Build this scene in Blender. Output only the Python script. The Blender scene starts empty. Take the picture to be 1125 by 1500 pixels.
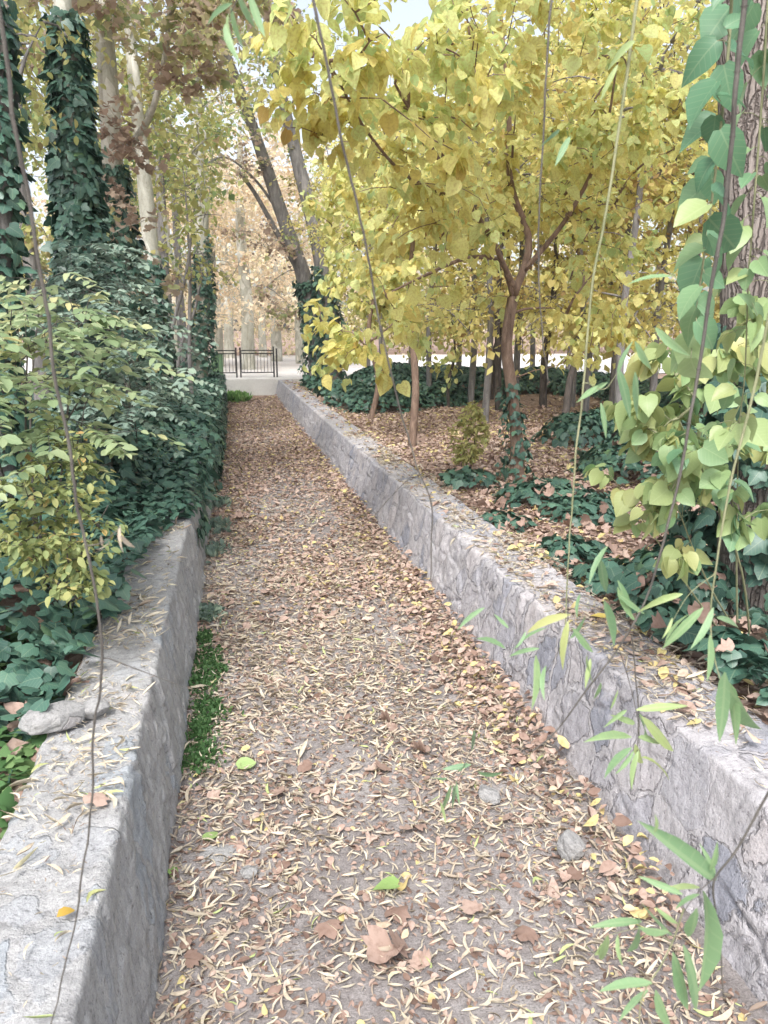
import bpy, math
import numpy as np
from mathutils import Vector

R_ = math.radians
SC = bpy.context.scene
COL = SC.collection

# ------------------------------------------------------------------ camera, sky, sun, exposure
CAM = np.array([0.0, 0.0, 2.2]); YAW = R_(10.83); PITCH = R_(13.4); FPX = 1126.0
cd = bpy.data.cameras.new('camera'); cam = bpy.data.objects.new('camera', cd); COL.objects.link(cam)
cam.location = CAM; cam.rotation_euler = (R_(90) - PITCH, 0, -YAW)
cd.sensor_fit = 'VERTICAL'; cd.sensor_height = 36; cd.sensor_width = 27; cd.lens = FPX / 1500 * 36
cd.clip_start = 0.05; cd.clip_end = 2000
cd.dof.use_dof = True; cd.dof.focus_distance = 4.0; cd.dof.aperture_fstop = 9.0
SC.camera = cam

SUN_EL, SUN_AZ = R_(52), R_(200)           # azimuth measured from +Y clockwise: behind the camera, a little left
w = bpy.data.worlds.new('World'); SC.world = w; w.use_nodes = True
nt = w.node_tree; nt.nodes.clear()
sky = nt.nodes.new('ShaderNodeTexSky'); sky.sky_type = 'NISHITA'; sky.sun_disc = False
sky.sun_elevation = SUN_EL; sky.sun_rotation = SUN_AZ; sky.air_density = 1.0; sky.dust_density = 4.0
hs = nt.nodes.new('ShaderNodeHueSaturation'); hs.inputs['Saturation'].default_value = 0.45
bg = nt.nodes.new('ShaderNodeBackground'); bg.inputs['Strength'].default_value = 0.135
wo = nt.nodes.new('ShaderNodeOutputWorld')
nt.links.new(sky.outputs[0], hs.inputs['Color']); nt.links.new(hs.outputs[0], bg.inputs['Color'])
nt.links.new(bg.outputs[0], wo.inputs['Surface'])
sd = bpy.data.lights.new('sun', 'SUN'); sd.energy = 1.3; sd.angle = R_(14); sd.color = (1.0, 0.985, 0.965)
sun = bpy.data.objects.new('sun', sd); COL.objects.link(sun)
_d = Vector((math.sin(SUN_AZ) * math.cos(SUN_EL), math.cos(SUN_AZ) * math.cos(SUN_EL), math.sin(SUN_EL)))
sun.rotation_euler = _d.to_track_quat('Z', 'Y').to_euler()
SC.view_settings.view_transform = 'Standard'; SC.view_settings.look = 'None'
SC.view_settings.exposure = 1.33; SC.view_settings.gamma = 1.0
try:
    SC.cycles.max_bounces = 8; SC.cycles.transparent_max_bounces = 6
    SC.cycles.diffuse_bounces = 4; SC.cycles.glossy_bounces = 2; SC.cycles.transmission_bounces = 4
    SC.cycles.use_adaptive_sampling = True; SC.cycles.use_denoising = True
except Exception:
    pass

# ------------------------------------------------------------------ picture <-> place helpers
FWD = np.array([math.sin(YAW) * math.cos(PITCH), math.cos(YAW) * math.cos(PITCH), -math.sin(PITCH)])
RGT = np.array([math.cos(YAW), -math.sin(YAW), 0.0]); UPV = np.cross(RGT, FWD)
def ray(px, py): return FWD + RGT * ((px - 562.5) / FPX) + UPV * ((750 - py) / FPX)
def at(px, py, Y):
    r = ray(px, py); return CAM + r * (Y / r[1])
def gnd(px, py, z=0.55):
    r = ray(px, py); return CAM + r * ((z - CAM[2]) / r[2])

# ------------------------------------------------------------------ noise
def _hash(ix, iy, iz, seed):
    h = (ix.astype(np.int64) * 374761393 + iy.astype(np.int64) * 668265263 + iz.astype(np.int64) * 1274126177 + seed * 974634777) & 0xffffffff
    h = ((h ^ (h >> 13)) * 1103515245) & 0xffffffff
    h = ((h ^ (h >> 15)) * 739982445) & 0xffffffff
    return ((h ^ (h >> 16)) & 0xffffff) / float(0xffffff)
def vnoise(P, seed=0):
    P = np.asarray(P, float); i = np.floor(P).astype(np.int64); f = P - i; u = f * f * (3 - 2 * f)
    r = 0
    for dx in (0, 1):
        for dy in (0, 1):
            for dz in (0, 1):
                wgt = (u[..., 0] if dx else 1 - u[..., 0]) * (u[..., 1] if dy else 1 - u[..., 1]) * (u[..., 2] if dz else 1 - u[..., 2])
                r = r + wgt * _hash(i[..., 0] + dx, i[..., 1] + dy, i[..., 2] + dz, seed)
    return r
def fbm(P, seed=0, octv=4, gain=0.5):
    P = np.asarray(P, float); a = 1.0; s = 0; t = 0
    for k in range(octv):
        s = s + a * vnoise(P * (2.03 ** k) + k * 17.3, seed + k); t += a; a *= gain
    return s / t
def P3(x, y, z=0.0):
    x, y, z = np.broadcast_arrays(x, y, z); return np.stack([x, y, z], -1).astype(float)
def voro(u, v, seed=0):
    iu = np.floor(u).astype(np.int64); iv = np.floor(v).astype(np.int64)
    f1 = np.full(u.shape, 9.0); f2 = np.full(u.shape, 9.0); cid = np.zeros(u.shape); du = np.zeros(u.shape); dv = np.zeros(u.shape)
    for a in (-1, 0, 1):
        for b in (-1, 0, 1):
            cx = iu + a; cy = iv + b; z = np.zeros_like(cx)
            px = cx + 0.15 + 0.7 * _hash(cx, cy, z, seed); py = cy + 0.15 + 0.7 * _hash(cx, cy, z, seed + 7)
            d = np.hypot(u - px, v - py); hid = _hash(cx, cy, z, seed + 19)
            m = d < f1
            f2 = np.where(m, f1, np.minimum(f2, d)); cid = np.where(m, hid, cid); f1 = np.where(m, d, f1); du = np.where(m, u - px, du); dv = np.where(m, v - py, dv)
    voro.off = (du, dv)
    return f1, f2, cid
def sstep(a, b, x):
    t = np.clip((x - a) / (b - a), 0, 1); return t * t * (3 - 2 * t)

# ------------------------------------------------------------------ objects
def mesh_obj(name, V, quads, tris, mat, parent=None, attrs=None, smooth=True):
    V = np.asarray(V, np.float32).reshape(-1, 3)
    if parent is not None:
        V = V - np.array(ORG.get(parent.name, (0, 0, 0)), np.float32)
    quads = np.zeros((0, 4), np.int32) if quads is None or len(quads) == 0 else np.asarray(quads, np.int32)
    tris = np.zeros((0, 3), np.int32) if tris is None or len(tris) == 0 else np.asarray(tris, np.int32)
    me = bpy.data.meshes.new(name)
    me.vertices.add(len(V)); me.vertices.foreach_set('co', V.ravel())
    nl = quads.size + tris.size; npoly = len(quads) + len(tris)
    me.loops.add(nl); me.loops.foreach_set('vertex_index', np.concatenate([quads.ravel(), tris.ravel()]).astype(np.int32))
    me.polygons.add(npoly)
    st = np.concatenate([np.arange(len(quads)) * 4, quads.size + np.arange(len(tris)) * 3]).astype(np.int32)
    me.polygons.foreach_set('loop_start', st)
    me.polygons.foreach_set('use_smooth', np.full(npoly, smooth, bool))
    me.update(calc_edges=True)
    for k, a in (attrs or {}).items():
        a = np.asarray(a, np.float32)
        if a.ndim == 1:
            at_ = me.attributes.new(k, 'FLOAT', 'POINT'); at_.data.foreach_set('value', a)
        else:
            at_ = me.attributes.new(k, 'FLOAT_VECTOR', 'POINT'); at_.data.foreach_set('vector', a.ravel())
    me.materials.append(mat)
    o = bpy.data.objects.new(name, me); COL.objects.link(o)
    if parent is not None: o.parent = parent
    return o
ORG = {}
def tag(o, label=None, cat=None, group=None, kind=None):
    if label: o['label'] = label
    if cat: o['category'] = cat
    if group: o['group'] = group
    if kind: o['kind'] = kind
    return o
def thing(name, label, cat, loc, group=None):
    o = bpy.data.objects.new(name, None); COL.objects.link(o)
    o.location = Vector([float(v) for v in loc]); o.empty_display_size = 0.1
    ORG[o.name] = tuple(float(v) for v in loc)
    return tag(o, label, cat, group)
def copy_thing(o, label, loc, rotz, s, group=None):
    c = o.copy(); COL.objects.link(c); c.location = Vector([float(v) for v in loc]); c.rotation_euler = (0, 0, rotz); c.scale = (s, s, s)
    c['label'] = label
    if group: c['group'] = group
    for ch in list(o.children):
        d = ch.copy(); COL.objects.link(d); d.parent = c
        for g in list(ch.children):
            e = g.copy(); COL.objects.link(e); e.parent = d
    return c

class MB:
    def __init__(s): s.V = []; s.Q = []; s.T = []; s.n = 0
    def add(s, V, Q=None, T=None):
        V = np.asarray(V, float).reshape(-1, 3)
        if Q is not None and len(Q): s.Q.append(np.asarray(Q, int) + s.n)
        if T is not None and len(T): s.T.append(np.asarray(T, int) + s.n)
        s.V.append(V); s.n += len(V)
    def box(s, lo, hi):
        x0, y0, z0 = lo; x1, y1, z1 = hi
        V = [(x, y, z) for z in (z0, z1) for y in (y0, y1) for x in (x0, x1)]
        s.add(V, [(0, 2, 3, 1), (4, 5, 7, 6), (0, 1, 5, 4), (2, 6, 7, 3), (0, 4, 6, 2), (1, 3, 7, 5)])
    def tube(s, P, r, sides=6, cap=True, rough=0.0, link=None):
        P = np.asarray(P, float); n = len(P); r = np.broadcast_to(np.asarray(r, float), (n,))
        T = np.gradient(P, axis=0); T /= np.linalg.norm(T, axis=1)[:, None] + 1e-9
        ref = np.array([1.0, 0, 0]) if abs(T[0][0]) < 0.8 else np.array([0, 1.0, 0])
        A = np.cross(T, ref); A /= np.linalg.norm(A, axis=1)[:, None] + 1e-9; B = np.cross(T, A)
        ang = np.linspace(0, 2 * math.pi, sides, endpoint=False)
        rr = r[:, None] * np.ones(sides)[None, :]
        if rough:
            q = P[:, None, :] + (A[:, None, :] * np.cos(ang)[None, :, None] + B[:, None, :] * np.sin(ang)[None, :, None]) * r[:, None, None]
            rr = rr * (1 + rough * (fbm(q * np.array([1, 1, .35]) * (0.35 / max(r.max(), .02)) * 3, 3) - 0.5) * 2)
        V = P[:, None, :] + rr[:, :, None] * (A[:, None, :] * np.cos(ang)[None, :, None] + B[:, None, :] * np.sin(ang)[None, :, None])
        i = np.arange(n - 1)[:, None] * sides; j = np.arange(sides)[None, :]; j2 = (j + 1) % sides
        Q = np.stack([i + j, i + j2, i + sides + j2, i + sides + j], -1).reshape(-1, 4)
        V = V.reshape(-1, 3); Tt = None
        if cap:
            V = np.vstack([V, P[-1] + T[-1] * r[-1] * 0.5]); k = (n - 1) * sides
            Tt = [(k + a, k + (a + 1) % sides, n * sides) for a in range(sides)]
        st = s.n
        if link == 'near' and s.V:
            A_ = np.vstack(s.V); link = int(np.argmin(np.sum((A_ - P[0]) ** 2, 1)))
        if isinstance(link, (int, np.integer)):
            s.T.append(np.array([(link, st + (a + 1) % sides, st + a) for a in range(sides)], int))
        s.add(V, Q, Tt)
        return st, sides
    def build(s, name, mat, parent=None, smooth=True, attrs=None):
        return mesh_obj(name, np.vstack(s.V), np.vstack(s.Q) if s.Q else None, np.vstack(s.T) if s.T else None, mat, parent, attrs, smooth)

def smooth_path(P, n):
    P = np.asarray(P, float); d = np.r_[0, np.cumsum(np.linalg.norm(np.diff(P, axis=0), axis=1))]
    t = np.linspace(0, d[-1], n); m = np.gradient(P, d, axis=0)
    k = np.clip(np.searchsorted(d, t, 'right') - 1, 0, len(P) - 2); h = (d[k + 1] - d[k])[:, None]; u = ((t - d[k]) / (d[k + 1] - d[k]))[:, None]
    return ((2 * u**3 - 3 * u**2 + 1) * P[k] + (u**3 - 2 * u**2 + u) * h * m[k] + (-2 * u**3 + 3 * u**2) * P[k + 1] + (u**3 - u**2) * h * m[k + 1])

# ------------------------------------------------------------------ leaves
def strip_leaf(ts, ws, ylobe=0.0, fold=0.25, curl=0.2, side=0.0, twist=0.0):
    """leaf with a midrib: stem at the origin, tip along +Y, face +Z"""
    ts = np.array(ts); ws = np.array(ws); V = []; n = len(ts)
    for i, (t, wd) in enumerate(zip(ts, ws)):
        cx = side * math.sin(t * math.pi) ; z = -curl * t * t
        yl = t - (ylobe if i == 0 else 0)
        a = twist * t
        V += [(cx - wd * math.cos(a), yl, z + fold * wd - wd * math.sin(a)), (cx, t, z), (cx + wd * math.cos(a), yl, z + fold * wd + wd * math.sin(a))]
    Q = []
    for i in range(n - 1):
        a = 3 * i; b = a + 3
        Q += [(a, a + 1, b + 1, b), (a + 1, a + 2, b + 2, b + 1)]
    return np.array(V), np.array(Q), None
def fan_leaf(outline, zf=None, center=(0, .42, 0)):
    V = [center] + [(x, y, (zf(x, y) if zf else 0)) for x, y in outline]; n = len(outline)
    return np.array(V, float), None, np.array([(0, 1 + (i + 1) % n, 1 + i) for i in range(n)])
def heart(fold=.22, curl=.25, side=0, tw=0): return strip_leaf([0, .1, .3, .58, .84, 1], [.2, .41, .48, .42, .2, .005], .09, fold, curl, side, tw)
def heart_lo(fold=.22, curl=.25, side=0, tw=0): return strip_leaf([0, .3, .74, 1], [.27, .46, .32, .0], .06, fold, curl, side, tw)
def ovate(fold=.2, curl=.3, side=0, tw=0): return strip_leaf([0, .1, .3, .58, .84, 1], [.12, .28, .36, .31, .14, .004], .05, fold, curl, side, tw)
def oval(fold=.2, curl=.2, side=0, tw=0): return strip_leaf([0, .25, .55, .82, 1], [.02, .24, .27, .16, 0], 0, fold, curl, side, tw)
def lance(fold=.3, curl=.3, side=0, tw=0, wd=1.0): return strip_leaf([0, .15, .4, .65, .87, 1], [.012 * wd, .065 * wd, .088 * wd, .075 * wd, .035 * wd, 0], 0, fold, curl, side, tw)
def mirror(half): return half + [(-x, y) for x, y in reversed(half) if abs(x) > 1e-6]
IVY = mirror([(0, .02), (.2, -.08), (.46, .12), (.52, .36), (.3, .48), (.24, .72), (0, 1.0)])
PLANE = mirror([(0, .05), (.28, -.06), (.5, .1), (.62, .34), (.46, .42), (.54, .7), (.3, .66), (.2, .84), (0, 1.0)])
def ivy(k): return fan_leaf(IVY, lambda x, y: -.18 * abs(x) * k - .16 * max(0, y - .5) * k, (0, .38, .05))
def plane(a, b, c): return fan_leaf(PLANE, lambda x, y: .34 * a * x * x * 2 + .3 * b * math.sin(5 * x + 2 * c) * .5 + .3 * c * (y - .4) ** 2, (0, .4, 0))
def dia(f, wd=.34): return np.array([(0, 0, 0), (-wd, .5, f), (0, 1, -f * .4), (wd, .5, f)], float), np.array([(0, 1, 2, 3)]), None
rg0 = np.random.default_rng(5)
def many(fn, n, *rngs):
    L = [fn(*[rg0.uniform(a, b) for a, b in rngs]) for _ in range(n)]
    return np.stack([l[0] for l in L]), L[0][1], L[0][2]
T_HEART = many(heart, 8, (.05, .45), (-.05, .5), (-.06, .06), (-.3, .3))
T_HEARTLO = many(heart_lo, 8, (.0, .5), (-.1, .6), (-.08, .08), (-.4, .4))
T_OVATE = many(ovate, 8, (.1, .55), (-.05, .6), (-.07, .07), (-.5, .5))
T_OVAL = many(oval, 6, (.05, .5), (-.1, .4), (-.05, .05), (-.4, .4))
T_LANCE = many(lance, 10, (.1, .6), (-.2, .5), (-.1, .1), (-1.0, 1.0), (.8, 1.12))
T_LITLANCE = many(lance, 24, (.2, 1.8), (-.45, .35), (-.26, .26), (-2.2, 2.2), (.6, 1.15))
T_IVY = many(ivy, 5, (-.3, 1.3))
T_PLANE = many(plane, 10, (-1.0, 2.6), (-.9, .9), (-1.6, 2.4))
T_LITOVAL = many(oval, 10, (-.4, 1.0), (-.4, .4), (-.1, .1), (-1, 1))
T_DIA = many(dia, 4, (-.15, .3))

def frames(N, D):
    D = D / (np.linalg.norm(D, axis=1)[:, None] + 1e-9)
    X = np.cross(D, N); X /= np.linalg.norm(X, axis=1)[:, None] + 1e-9
    Z = np.cross(X, D)
    return np.stack([X, D, Z], -1)
def leaf_obj(name, tmpl, P, N, D, S, tint, mat, parent=None, rng=None, lc=False):
    TV, TQ, TT = tmpl; P = np.asarray(P, float); n = len(P); k = TV.shape[1]
    Rm = frames(N, D); idx = (rng or rg0).integers(0, len(TV), n)
    V = np.einsum('nij,nkj->nki', Rm, TV[idx]) * np.asarray(S)[:, None, None] + P[:, None, :]
    off = (np.arange(n) * k)[:, None, None]
    Q = (TQ[None] + off).reshape(-1, 4) if TQ is not None else None
    T = (TT[None] + off).reshape(-1, 3) if TT is not None else None
    at_ = {'tint': np.repeat(np.clip(tint, 0, 1), k)}
    if lc: at_['lc'] = TV[idx].reshape(-1, 3)
    return mesh_obj(name, V.reshape(-1, 3), Q, T, mat, parent, at_)
def rdir(rng, n):
    v = rng.normal(size=(n, 3)); return v / np.linalg.norm(v, axis=1)[:, None]
UP = np.array([0, 0, 1.0])

# ------------------------------------------------------------------ materials
class NT:
    def __init__(s, name):
        s.m = bpy.data.materials.new(name); s.m.use_nodes = True; s.t = s.m.node_tree; s.t.nodes.clear()
        s.out = s.n('ShaderNodeOutputMaterial')
    def n(s, typ, **kw):
        nd = s.t.nodes.new(typ)
        for k, v in kw.items():
            if k.startswith('i_'):
                nd.inputs[k[2:].replace('_', ' ')].default_value = v
            else: setattr(nd, k, v)
        return nd
    def l(s, a, b): s.t.links.new(a, b)
    def coord(s, scale=(1, 1, 1)):
        tc = s.n('ShaderNodeTexCoord'); mp = s.n('ShaderNodeMapping'); mp.inputs['Scale'].default_value = scale
        s.l(tc.outputs['Object'], mp.inputs['Vector']); return mp.outputs[0]
    def noise(s, vec, scale, detail=4, rough=.55, dist=0.0):
        nd = s.n('ShaderNodeTexNoise'); nd.inputs['Scale'].default_value = scale; nd.inputs['Detail'].default_value = detail
        nd.inputs['Roughness'].default_value = rough; nd.inputs['Distortion'].default_value = dist; s.l(vec, nd.inputs['Vector']); return nd
    def ramp(s, fac, stops, interp='LINEAR'):
        r = s.n('ShaderNodeValToRGB'); e = r.color_ramp.elements; r.color_ramp.interpolation = interp
        while len(e) < len(stops): e.new(0.5)
        for el, (p, c) in zip(e, stops):
            el.position = p; el.color = (*c, 1) if len(c) == 3 else c
        s.l(fac, r.inputs[0]); return r.outputs[0]
    def mix(s, fac, a, b, typ='MIX'):
        m = s.n('ShaderNodeMix', data_type='RGBA', blend_type=typ)
        if isinstance(fac, (int, float)): m.inputs[0].default_value = fac
        else: s.l(fac, m.inputs[0])
        for v, i in ((a, 6), (b, 7)):
            if isinstance(v, tuple): m.inputs[i].default_value = (*v, 1)
            else: s.l(v, m.inputs[i])
        return m.outputs[2]
    def math(s, op, a, b=None):
        m = s.n('ShaderNodeMath', operation=op)
        for v, i in ((a, 0), (b, 1)):
            if v is None: continue
            if isinstance(v, (int, float)): m.inputs[i].default_value = v
            else: s.l(v, m.inputs[i])
        return m.outputs[0]
    def bump(s, h, strength, dist, nrm=None):
        b = s.n('ShaderNodeBump'); b.inputs['Strength'].default_value = strength; b.inputs['Distance'].default_value = dist
        s.l(h, b.inputs['Height'])
        if nrm is not None: s.l(nrm, b.inputs['Normal'])
        return b.outputs[0]
    def pbr(s, col, rough=.8, nrm=None, spec=.3, metal=0):
        p = s.n('ShaderNodeBsdfPrincipled'); p.inputs['Roughness'].default_value = rough; p.inputs['Specular IOR Level'].default_value = spec
        p.inputs['Metallic'].default_value = metal
        if isinstance(col, tuple): p.inputs['Base Color'].default_value = (*col, 1)
        else: s.l(col, p.inputs['Base Color'])
        if nrm is not None: s.l(nrm, p.inputs['Normal'])
        return p
    def done(s, sh): s.l(sh, s.out.inputs['Surface']); return s.m

def leaf_mat(name, stops, rough=.5, spec=.3, trans=.35, tcol=None, blotch=None, vein=False):
    t = NT(name); a = t.n('ShaderNodeAttribute', attribute_name='tint'); col = t.ramp(a.outputs['Fac'], stops)
    nrm = None
    if blotch or vein:
        vec = t.coord()
    if blotch:
        nz = t.noise(vec, blotch[0], 3); f = t.ramp(nz.outputs[0], [(.45, (0, 0, 0)), (.7, (1, 1, 1))])
        f2 = t.math('MULTIPLY', f, blotch[2]); col = t.mix(f2, col, blotch[1])
    if vein:
        lc = t.n('ShaderNodeAttribute', attribute_name='lc'); sx = t.n('ShaderNodeSeparateXYZ'); t.l(lc.outputs['Vector'], sx.inputs[0])
        ax = t.math('ABSOLUTE', sx.outputs[0]); k = t.math('SUBTRACT', sx.outputs[1], t.math('MULTIPLY', ax, .75))
        sv = t.math('ABSOLUTE', t.math('SUBTRACT', t.math('FRACT', t.math('MULTIPLY', k, 7.0)), .5))
        sv = t.math('LESS_THAN', sv, .07); md = t.math('LESS_THAN', ax, .016)
        ve = t.math('MAXIMUM', t.math('MULTIPLY', sv, .55), md); lite = t.mix(.35, col, (.75, .8, .5))
        col = t.mix(t.math('MULTIPLY', ve, .3), col, lite); nrm = t.bump(ve, .25, .004)
    p = t.pbr(col, rough, nrm, spec)
    tr = t.n('ShaderNodeBsdfTranslucent')
    if tcol: t.l(t.mix(.5, col, tcol), tr.inputs['Color'])
    else: t.l(col, tr.inputs['Color'])
    mx = t.n('ShaderNodeMixShader'); mx.inputs[0].default_value = trans
    t.l(p.outputs[0], mx.inputs[1]); t.l(tr.outputs[0], mx.inputs[2])
    return t.done(mx.outputs[0])

YEL = [(0, (.40, .26, .08)), (.1, (.58, .44, .13)), (.33, (.76, .68, .24)), (.6, (.74, .75, .31)), (.84, (.57, .68, .30)), (1, (.38, .52, .22))]
M = {}
M['yellow'] = leaf_mat('yellow_leaf', YEL, .5, .35, .55, blotch=(55, (.36, .22, .07), .45), vein=True)
M['yellow_far'] = leaf_mat('pale_yellow_leaf', [(0, (.40, .28, .12)), (.4, (.74, .66, .25)), (.75, (.74, .72, .32)), (1, (.48, .55, .22))], .6, .25, .5)
M['olive'] = leaf_mat('olive_leaf', [(0, (.32, .24, .13)), (.3, (.46, .42, .18)), (.6, (.50, .50, .20)), (.85, (.34, .42, .17)), (1, (.2, .29, .13))], .6, .25, .5)
M['brown_tree'] = leaf_mat('brown_plane_leaf', [(0, (.30, .22, .17)), (.35, (.44, .33, .26)), (.6, (.60, .49, .38)), (.75, (.52, .50, .25)), (1, (.33, .40, .2))], .7, .2, .58)
M['peach'] = leaf_mat('peach_leaf', [(0, (.64, .48, .33)), (.4, (.78, .65, .48)), (.8, (.84, .74, .58)), (1, (.78, .71, .42))], .7, .2, .5)
M['ivy'] = leaf_mat('ivy_leaf', [(0, (.024, .062, .048)), (.5, (.055, .13, .094)), (.85, (.105, .205, .14)), (1, (.15, .26, .11))], .42, .5, .15, vein=True)
M['grey_green'] = leaf_mat('grey_green_leaf', [(0, (.12, .18, .15)), (.6, (.22, .30, .24)), (1, (.34, .42, .31))], .55, .35, .3)
M['light_green'] = leaf_mat('light_green_leaf', [(0, (.13, .21, .10)), (.45, (.27, .36, .19)), (.8, (.42, .48, .27)), (1, (.55, .50, .24))], .5, .35, .4, vein=True)
M['yellow_green'] = leaf_mat('yellow_green_leaf', [(0, (.18, .24, .10)), (.5, (.29, .34, .14)), (.85, (.42, .42, .17)), (1, (.5, .34, .14))], .55, .3, .4)
M['vine_green'] = leaf_mat('broad_green_leaf', [(0, (.10, .23, .13)), (.35, (.17, .32, .17)), (.6, (.30, .42, .19)), (.8, (.40, .45, .19)), (1, (.54, .52, .22))], .42, .45, .35, vein=True)
M['willow_green'] = leaf_mat('green_willow_leaf', [(0, (.16, .30, .17)), (.5, (.27, .42, .21)), (.8, (.44, .53, .22)), (1, (.66, .62, .28))], .45, .4, .42, vein=True)
M['straw'] = leaf_mat('dry_willow_leaf', [(0, (.20, .15, .125)), (.25, (.38, .315, .25)), (.55, (.54, .475, .37)), (.88, (.67, .615, .50)), (.96, (.60, .56, .28)), (1, (.42, .5, .22))], .65, .25, .15, blotch=(60, (.25, .17, .1), .35))
M['litter'] = leaf_mat('dry_brown_leaf', [(0, (.15, .10, .08)), (.3, (.30, .205, .165)), (.6, (.45, .33, .275)), (.86, (.57, .455, .385)), (.95, (.60, .46, .22)), (1, (.62, .54, .25))], .7, .25, .12, blotch=(40, (.16, .09, .06), .45))
M['yellow_fallen'] = leaf_mat('fallen_yellow_leaf', [(0, (.5, .33, .07)), (.5, (.62, .47, .12)), (1, (.55, .52, .2))], .55, .3, .2)
M['green_fallen'] = leaf_mat('fallen_green_leaf', [(0, (.25, .40, .12)), (1, (.36, .48, .2))], .5, .35, .2, vein=True)
M['woods'] = leaf_mat('mixed_wood_leaf', [(0, (.20, .26, .11)), (.3, (.40, .42, .17)), (.5, (.66, .58, .30)), (.75, (.79, .67, .49)), (1, (.83, .73, .57))], .7, .2, .5)
M['moss'] = leaf_mat('moss_blade', [(0, (.04, .095, .03)), (.7, (.08, .17, .06)), (1, (.16, .26, .1))], .6, .3, .3)
M['grass'] = leaf_mat('grass_blade', [(0, (.08, .18, .05)), (.6, (.16, .32, .1)), (1, (.3, .42, .16))], .6, .3, .3)

def bark(name, c0, c1, c2, scale=9, stretch=.16, bump=.6, flake=False):
    t = NT(name); v = t.coord((1, 1, stretch)); nz = t.noise(v, scale, 6, .65, .6); nf = t.noise(t.coord(), scale * 7, 4, .6)
    f = t.math('ADD', t.math('MULTIPLY', nz.outputs[0], .75), t.math('MULTIPLY', nf.outputs[0], .25))
    col = t.ramp(f, [(.32, c0), (.5, c1), (.68, c2)])
    if flake:
        vo = t.n('ShaderNodeTexVoronoi'); vo.inputs['Scale'].default_value = 5; t.l(t.coord((1, 1, .5)), vo.inputs['Vector'])
        pt = t.ramp(vo.outputs['Color'], [(.35, (.55, .55, .5)), (.65, (1, 1, 1))], 'CONSTANT'); col = t.mix(.6, col, pt, 'MULTIPLY')
    return t.done(t.pbr(col, .85, t.bump(f, bump, .03), .2).outputs[0])
M['bark_rough'] = bark('rough_bark', (.06, .05, .045), (.19, .165, .15), (.36, .32, .29), 16, .14, 1.0)
def plated_bark():
    t = NT('plated_bark'); oc = t.coord(); nz = t.noise(oc, 9, 4, .6); mp = t.coord((1, 1, .13))
    a = t.n('ShaderNodeVectorMath', operation='SCALE'); t.l(nz.outputs['Color'], a.inputs[0]); a.inputs['Scale'].default_value = .05
    b = t.n('ShaderNodeVectorMath', operation='ADD'); t.l(mp, b.inputs[0]); t.l(a.outputs[0], b.inputs[1])
    de = t.n('ShaderNodeTexVoronoi', feature='DISTANCE_TO_EDGE'); de.inputs['Scale'].default_value = 34; t.l(b.outputs[0], de.inputs['Vector'])
    ce = t.n('ShaderNodeTexVoronoi', feature='F1'); ce.inputs['Scale'].default_value = 34; t.l(b.outputs[0], ce.inputs['Vector'])
    st = t.noise(t.coord((1, 1, .1)), 60, 5, .7); r = t.ramp(de.outputs['Distance'], [(.0, (0, 0, 0)), (.16, (1, 1, 1))])
    sp = t.n('ShaderNodeSeparateColor'); t.l(ce.outputs['Color'], sp.inputs[0])
    col = t.ramp(st.outputs[0], [(.3, (.12, .10, .09)), (.5, (.25, .215, .195)), (.7, (.42, .375, .345))]); col = t.mix(t.math('MULTIPLY', sp.outputs[0], .4), col, (.36, .33, .30))
    col = t.mix(r, (.14, .12, .108), col); h = t.math('ADD', t.math('MULTIPLY', r, .5), t.math('MULTIPLY', st.outputs[0], .5))
    return t.done(t.pbr(col, .9, t.bump(h, 1.0, .03), .15).outputs[0])
M['bark_plated'] = plated_bark()
M['bark_brown'] = bark('brown_bark', (.09, .06, .045), (.21, .145, .11), (.33, .24, .185), 22, .25, .6)
M['bark_grey'] = bark('grey_bark', (.085, .08, .078), (.19, .18, .175), (.32, .30, .285), 14, .2, .6)
M['bark_pale'] = bark('pale_plane_bark', (.30, .29, .24), (.52, .51, .45), (.68, .67, .60), 7, .4, .25, True)
M['bark_dark'] = bark('dark_bark', (.03, .026, .024), (.08, .068, .06), (.15, .125, .11), 20, .25, .6)
M['twig_grey'] = bark('grey_twig', (.06, .055, .05), (.105, .098, .088), (.17, .16, .14), 60, .2, .3)
M['twig_green'] = bark('green_twig', (.17, .19, .10), (.26, .27, .16), (.34, .34, .21), 60, .2, .3)

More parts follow.
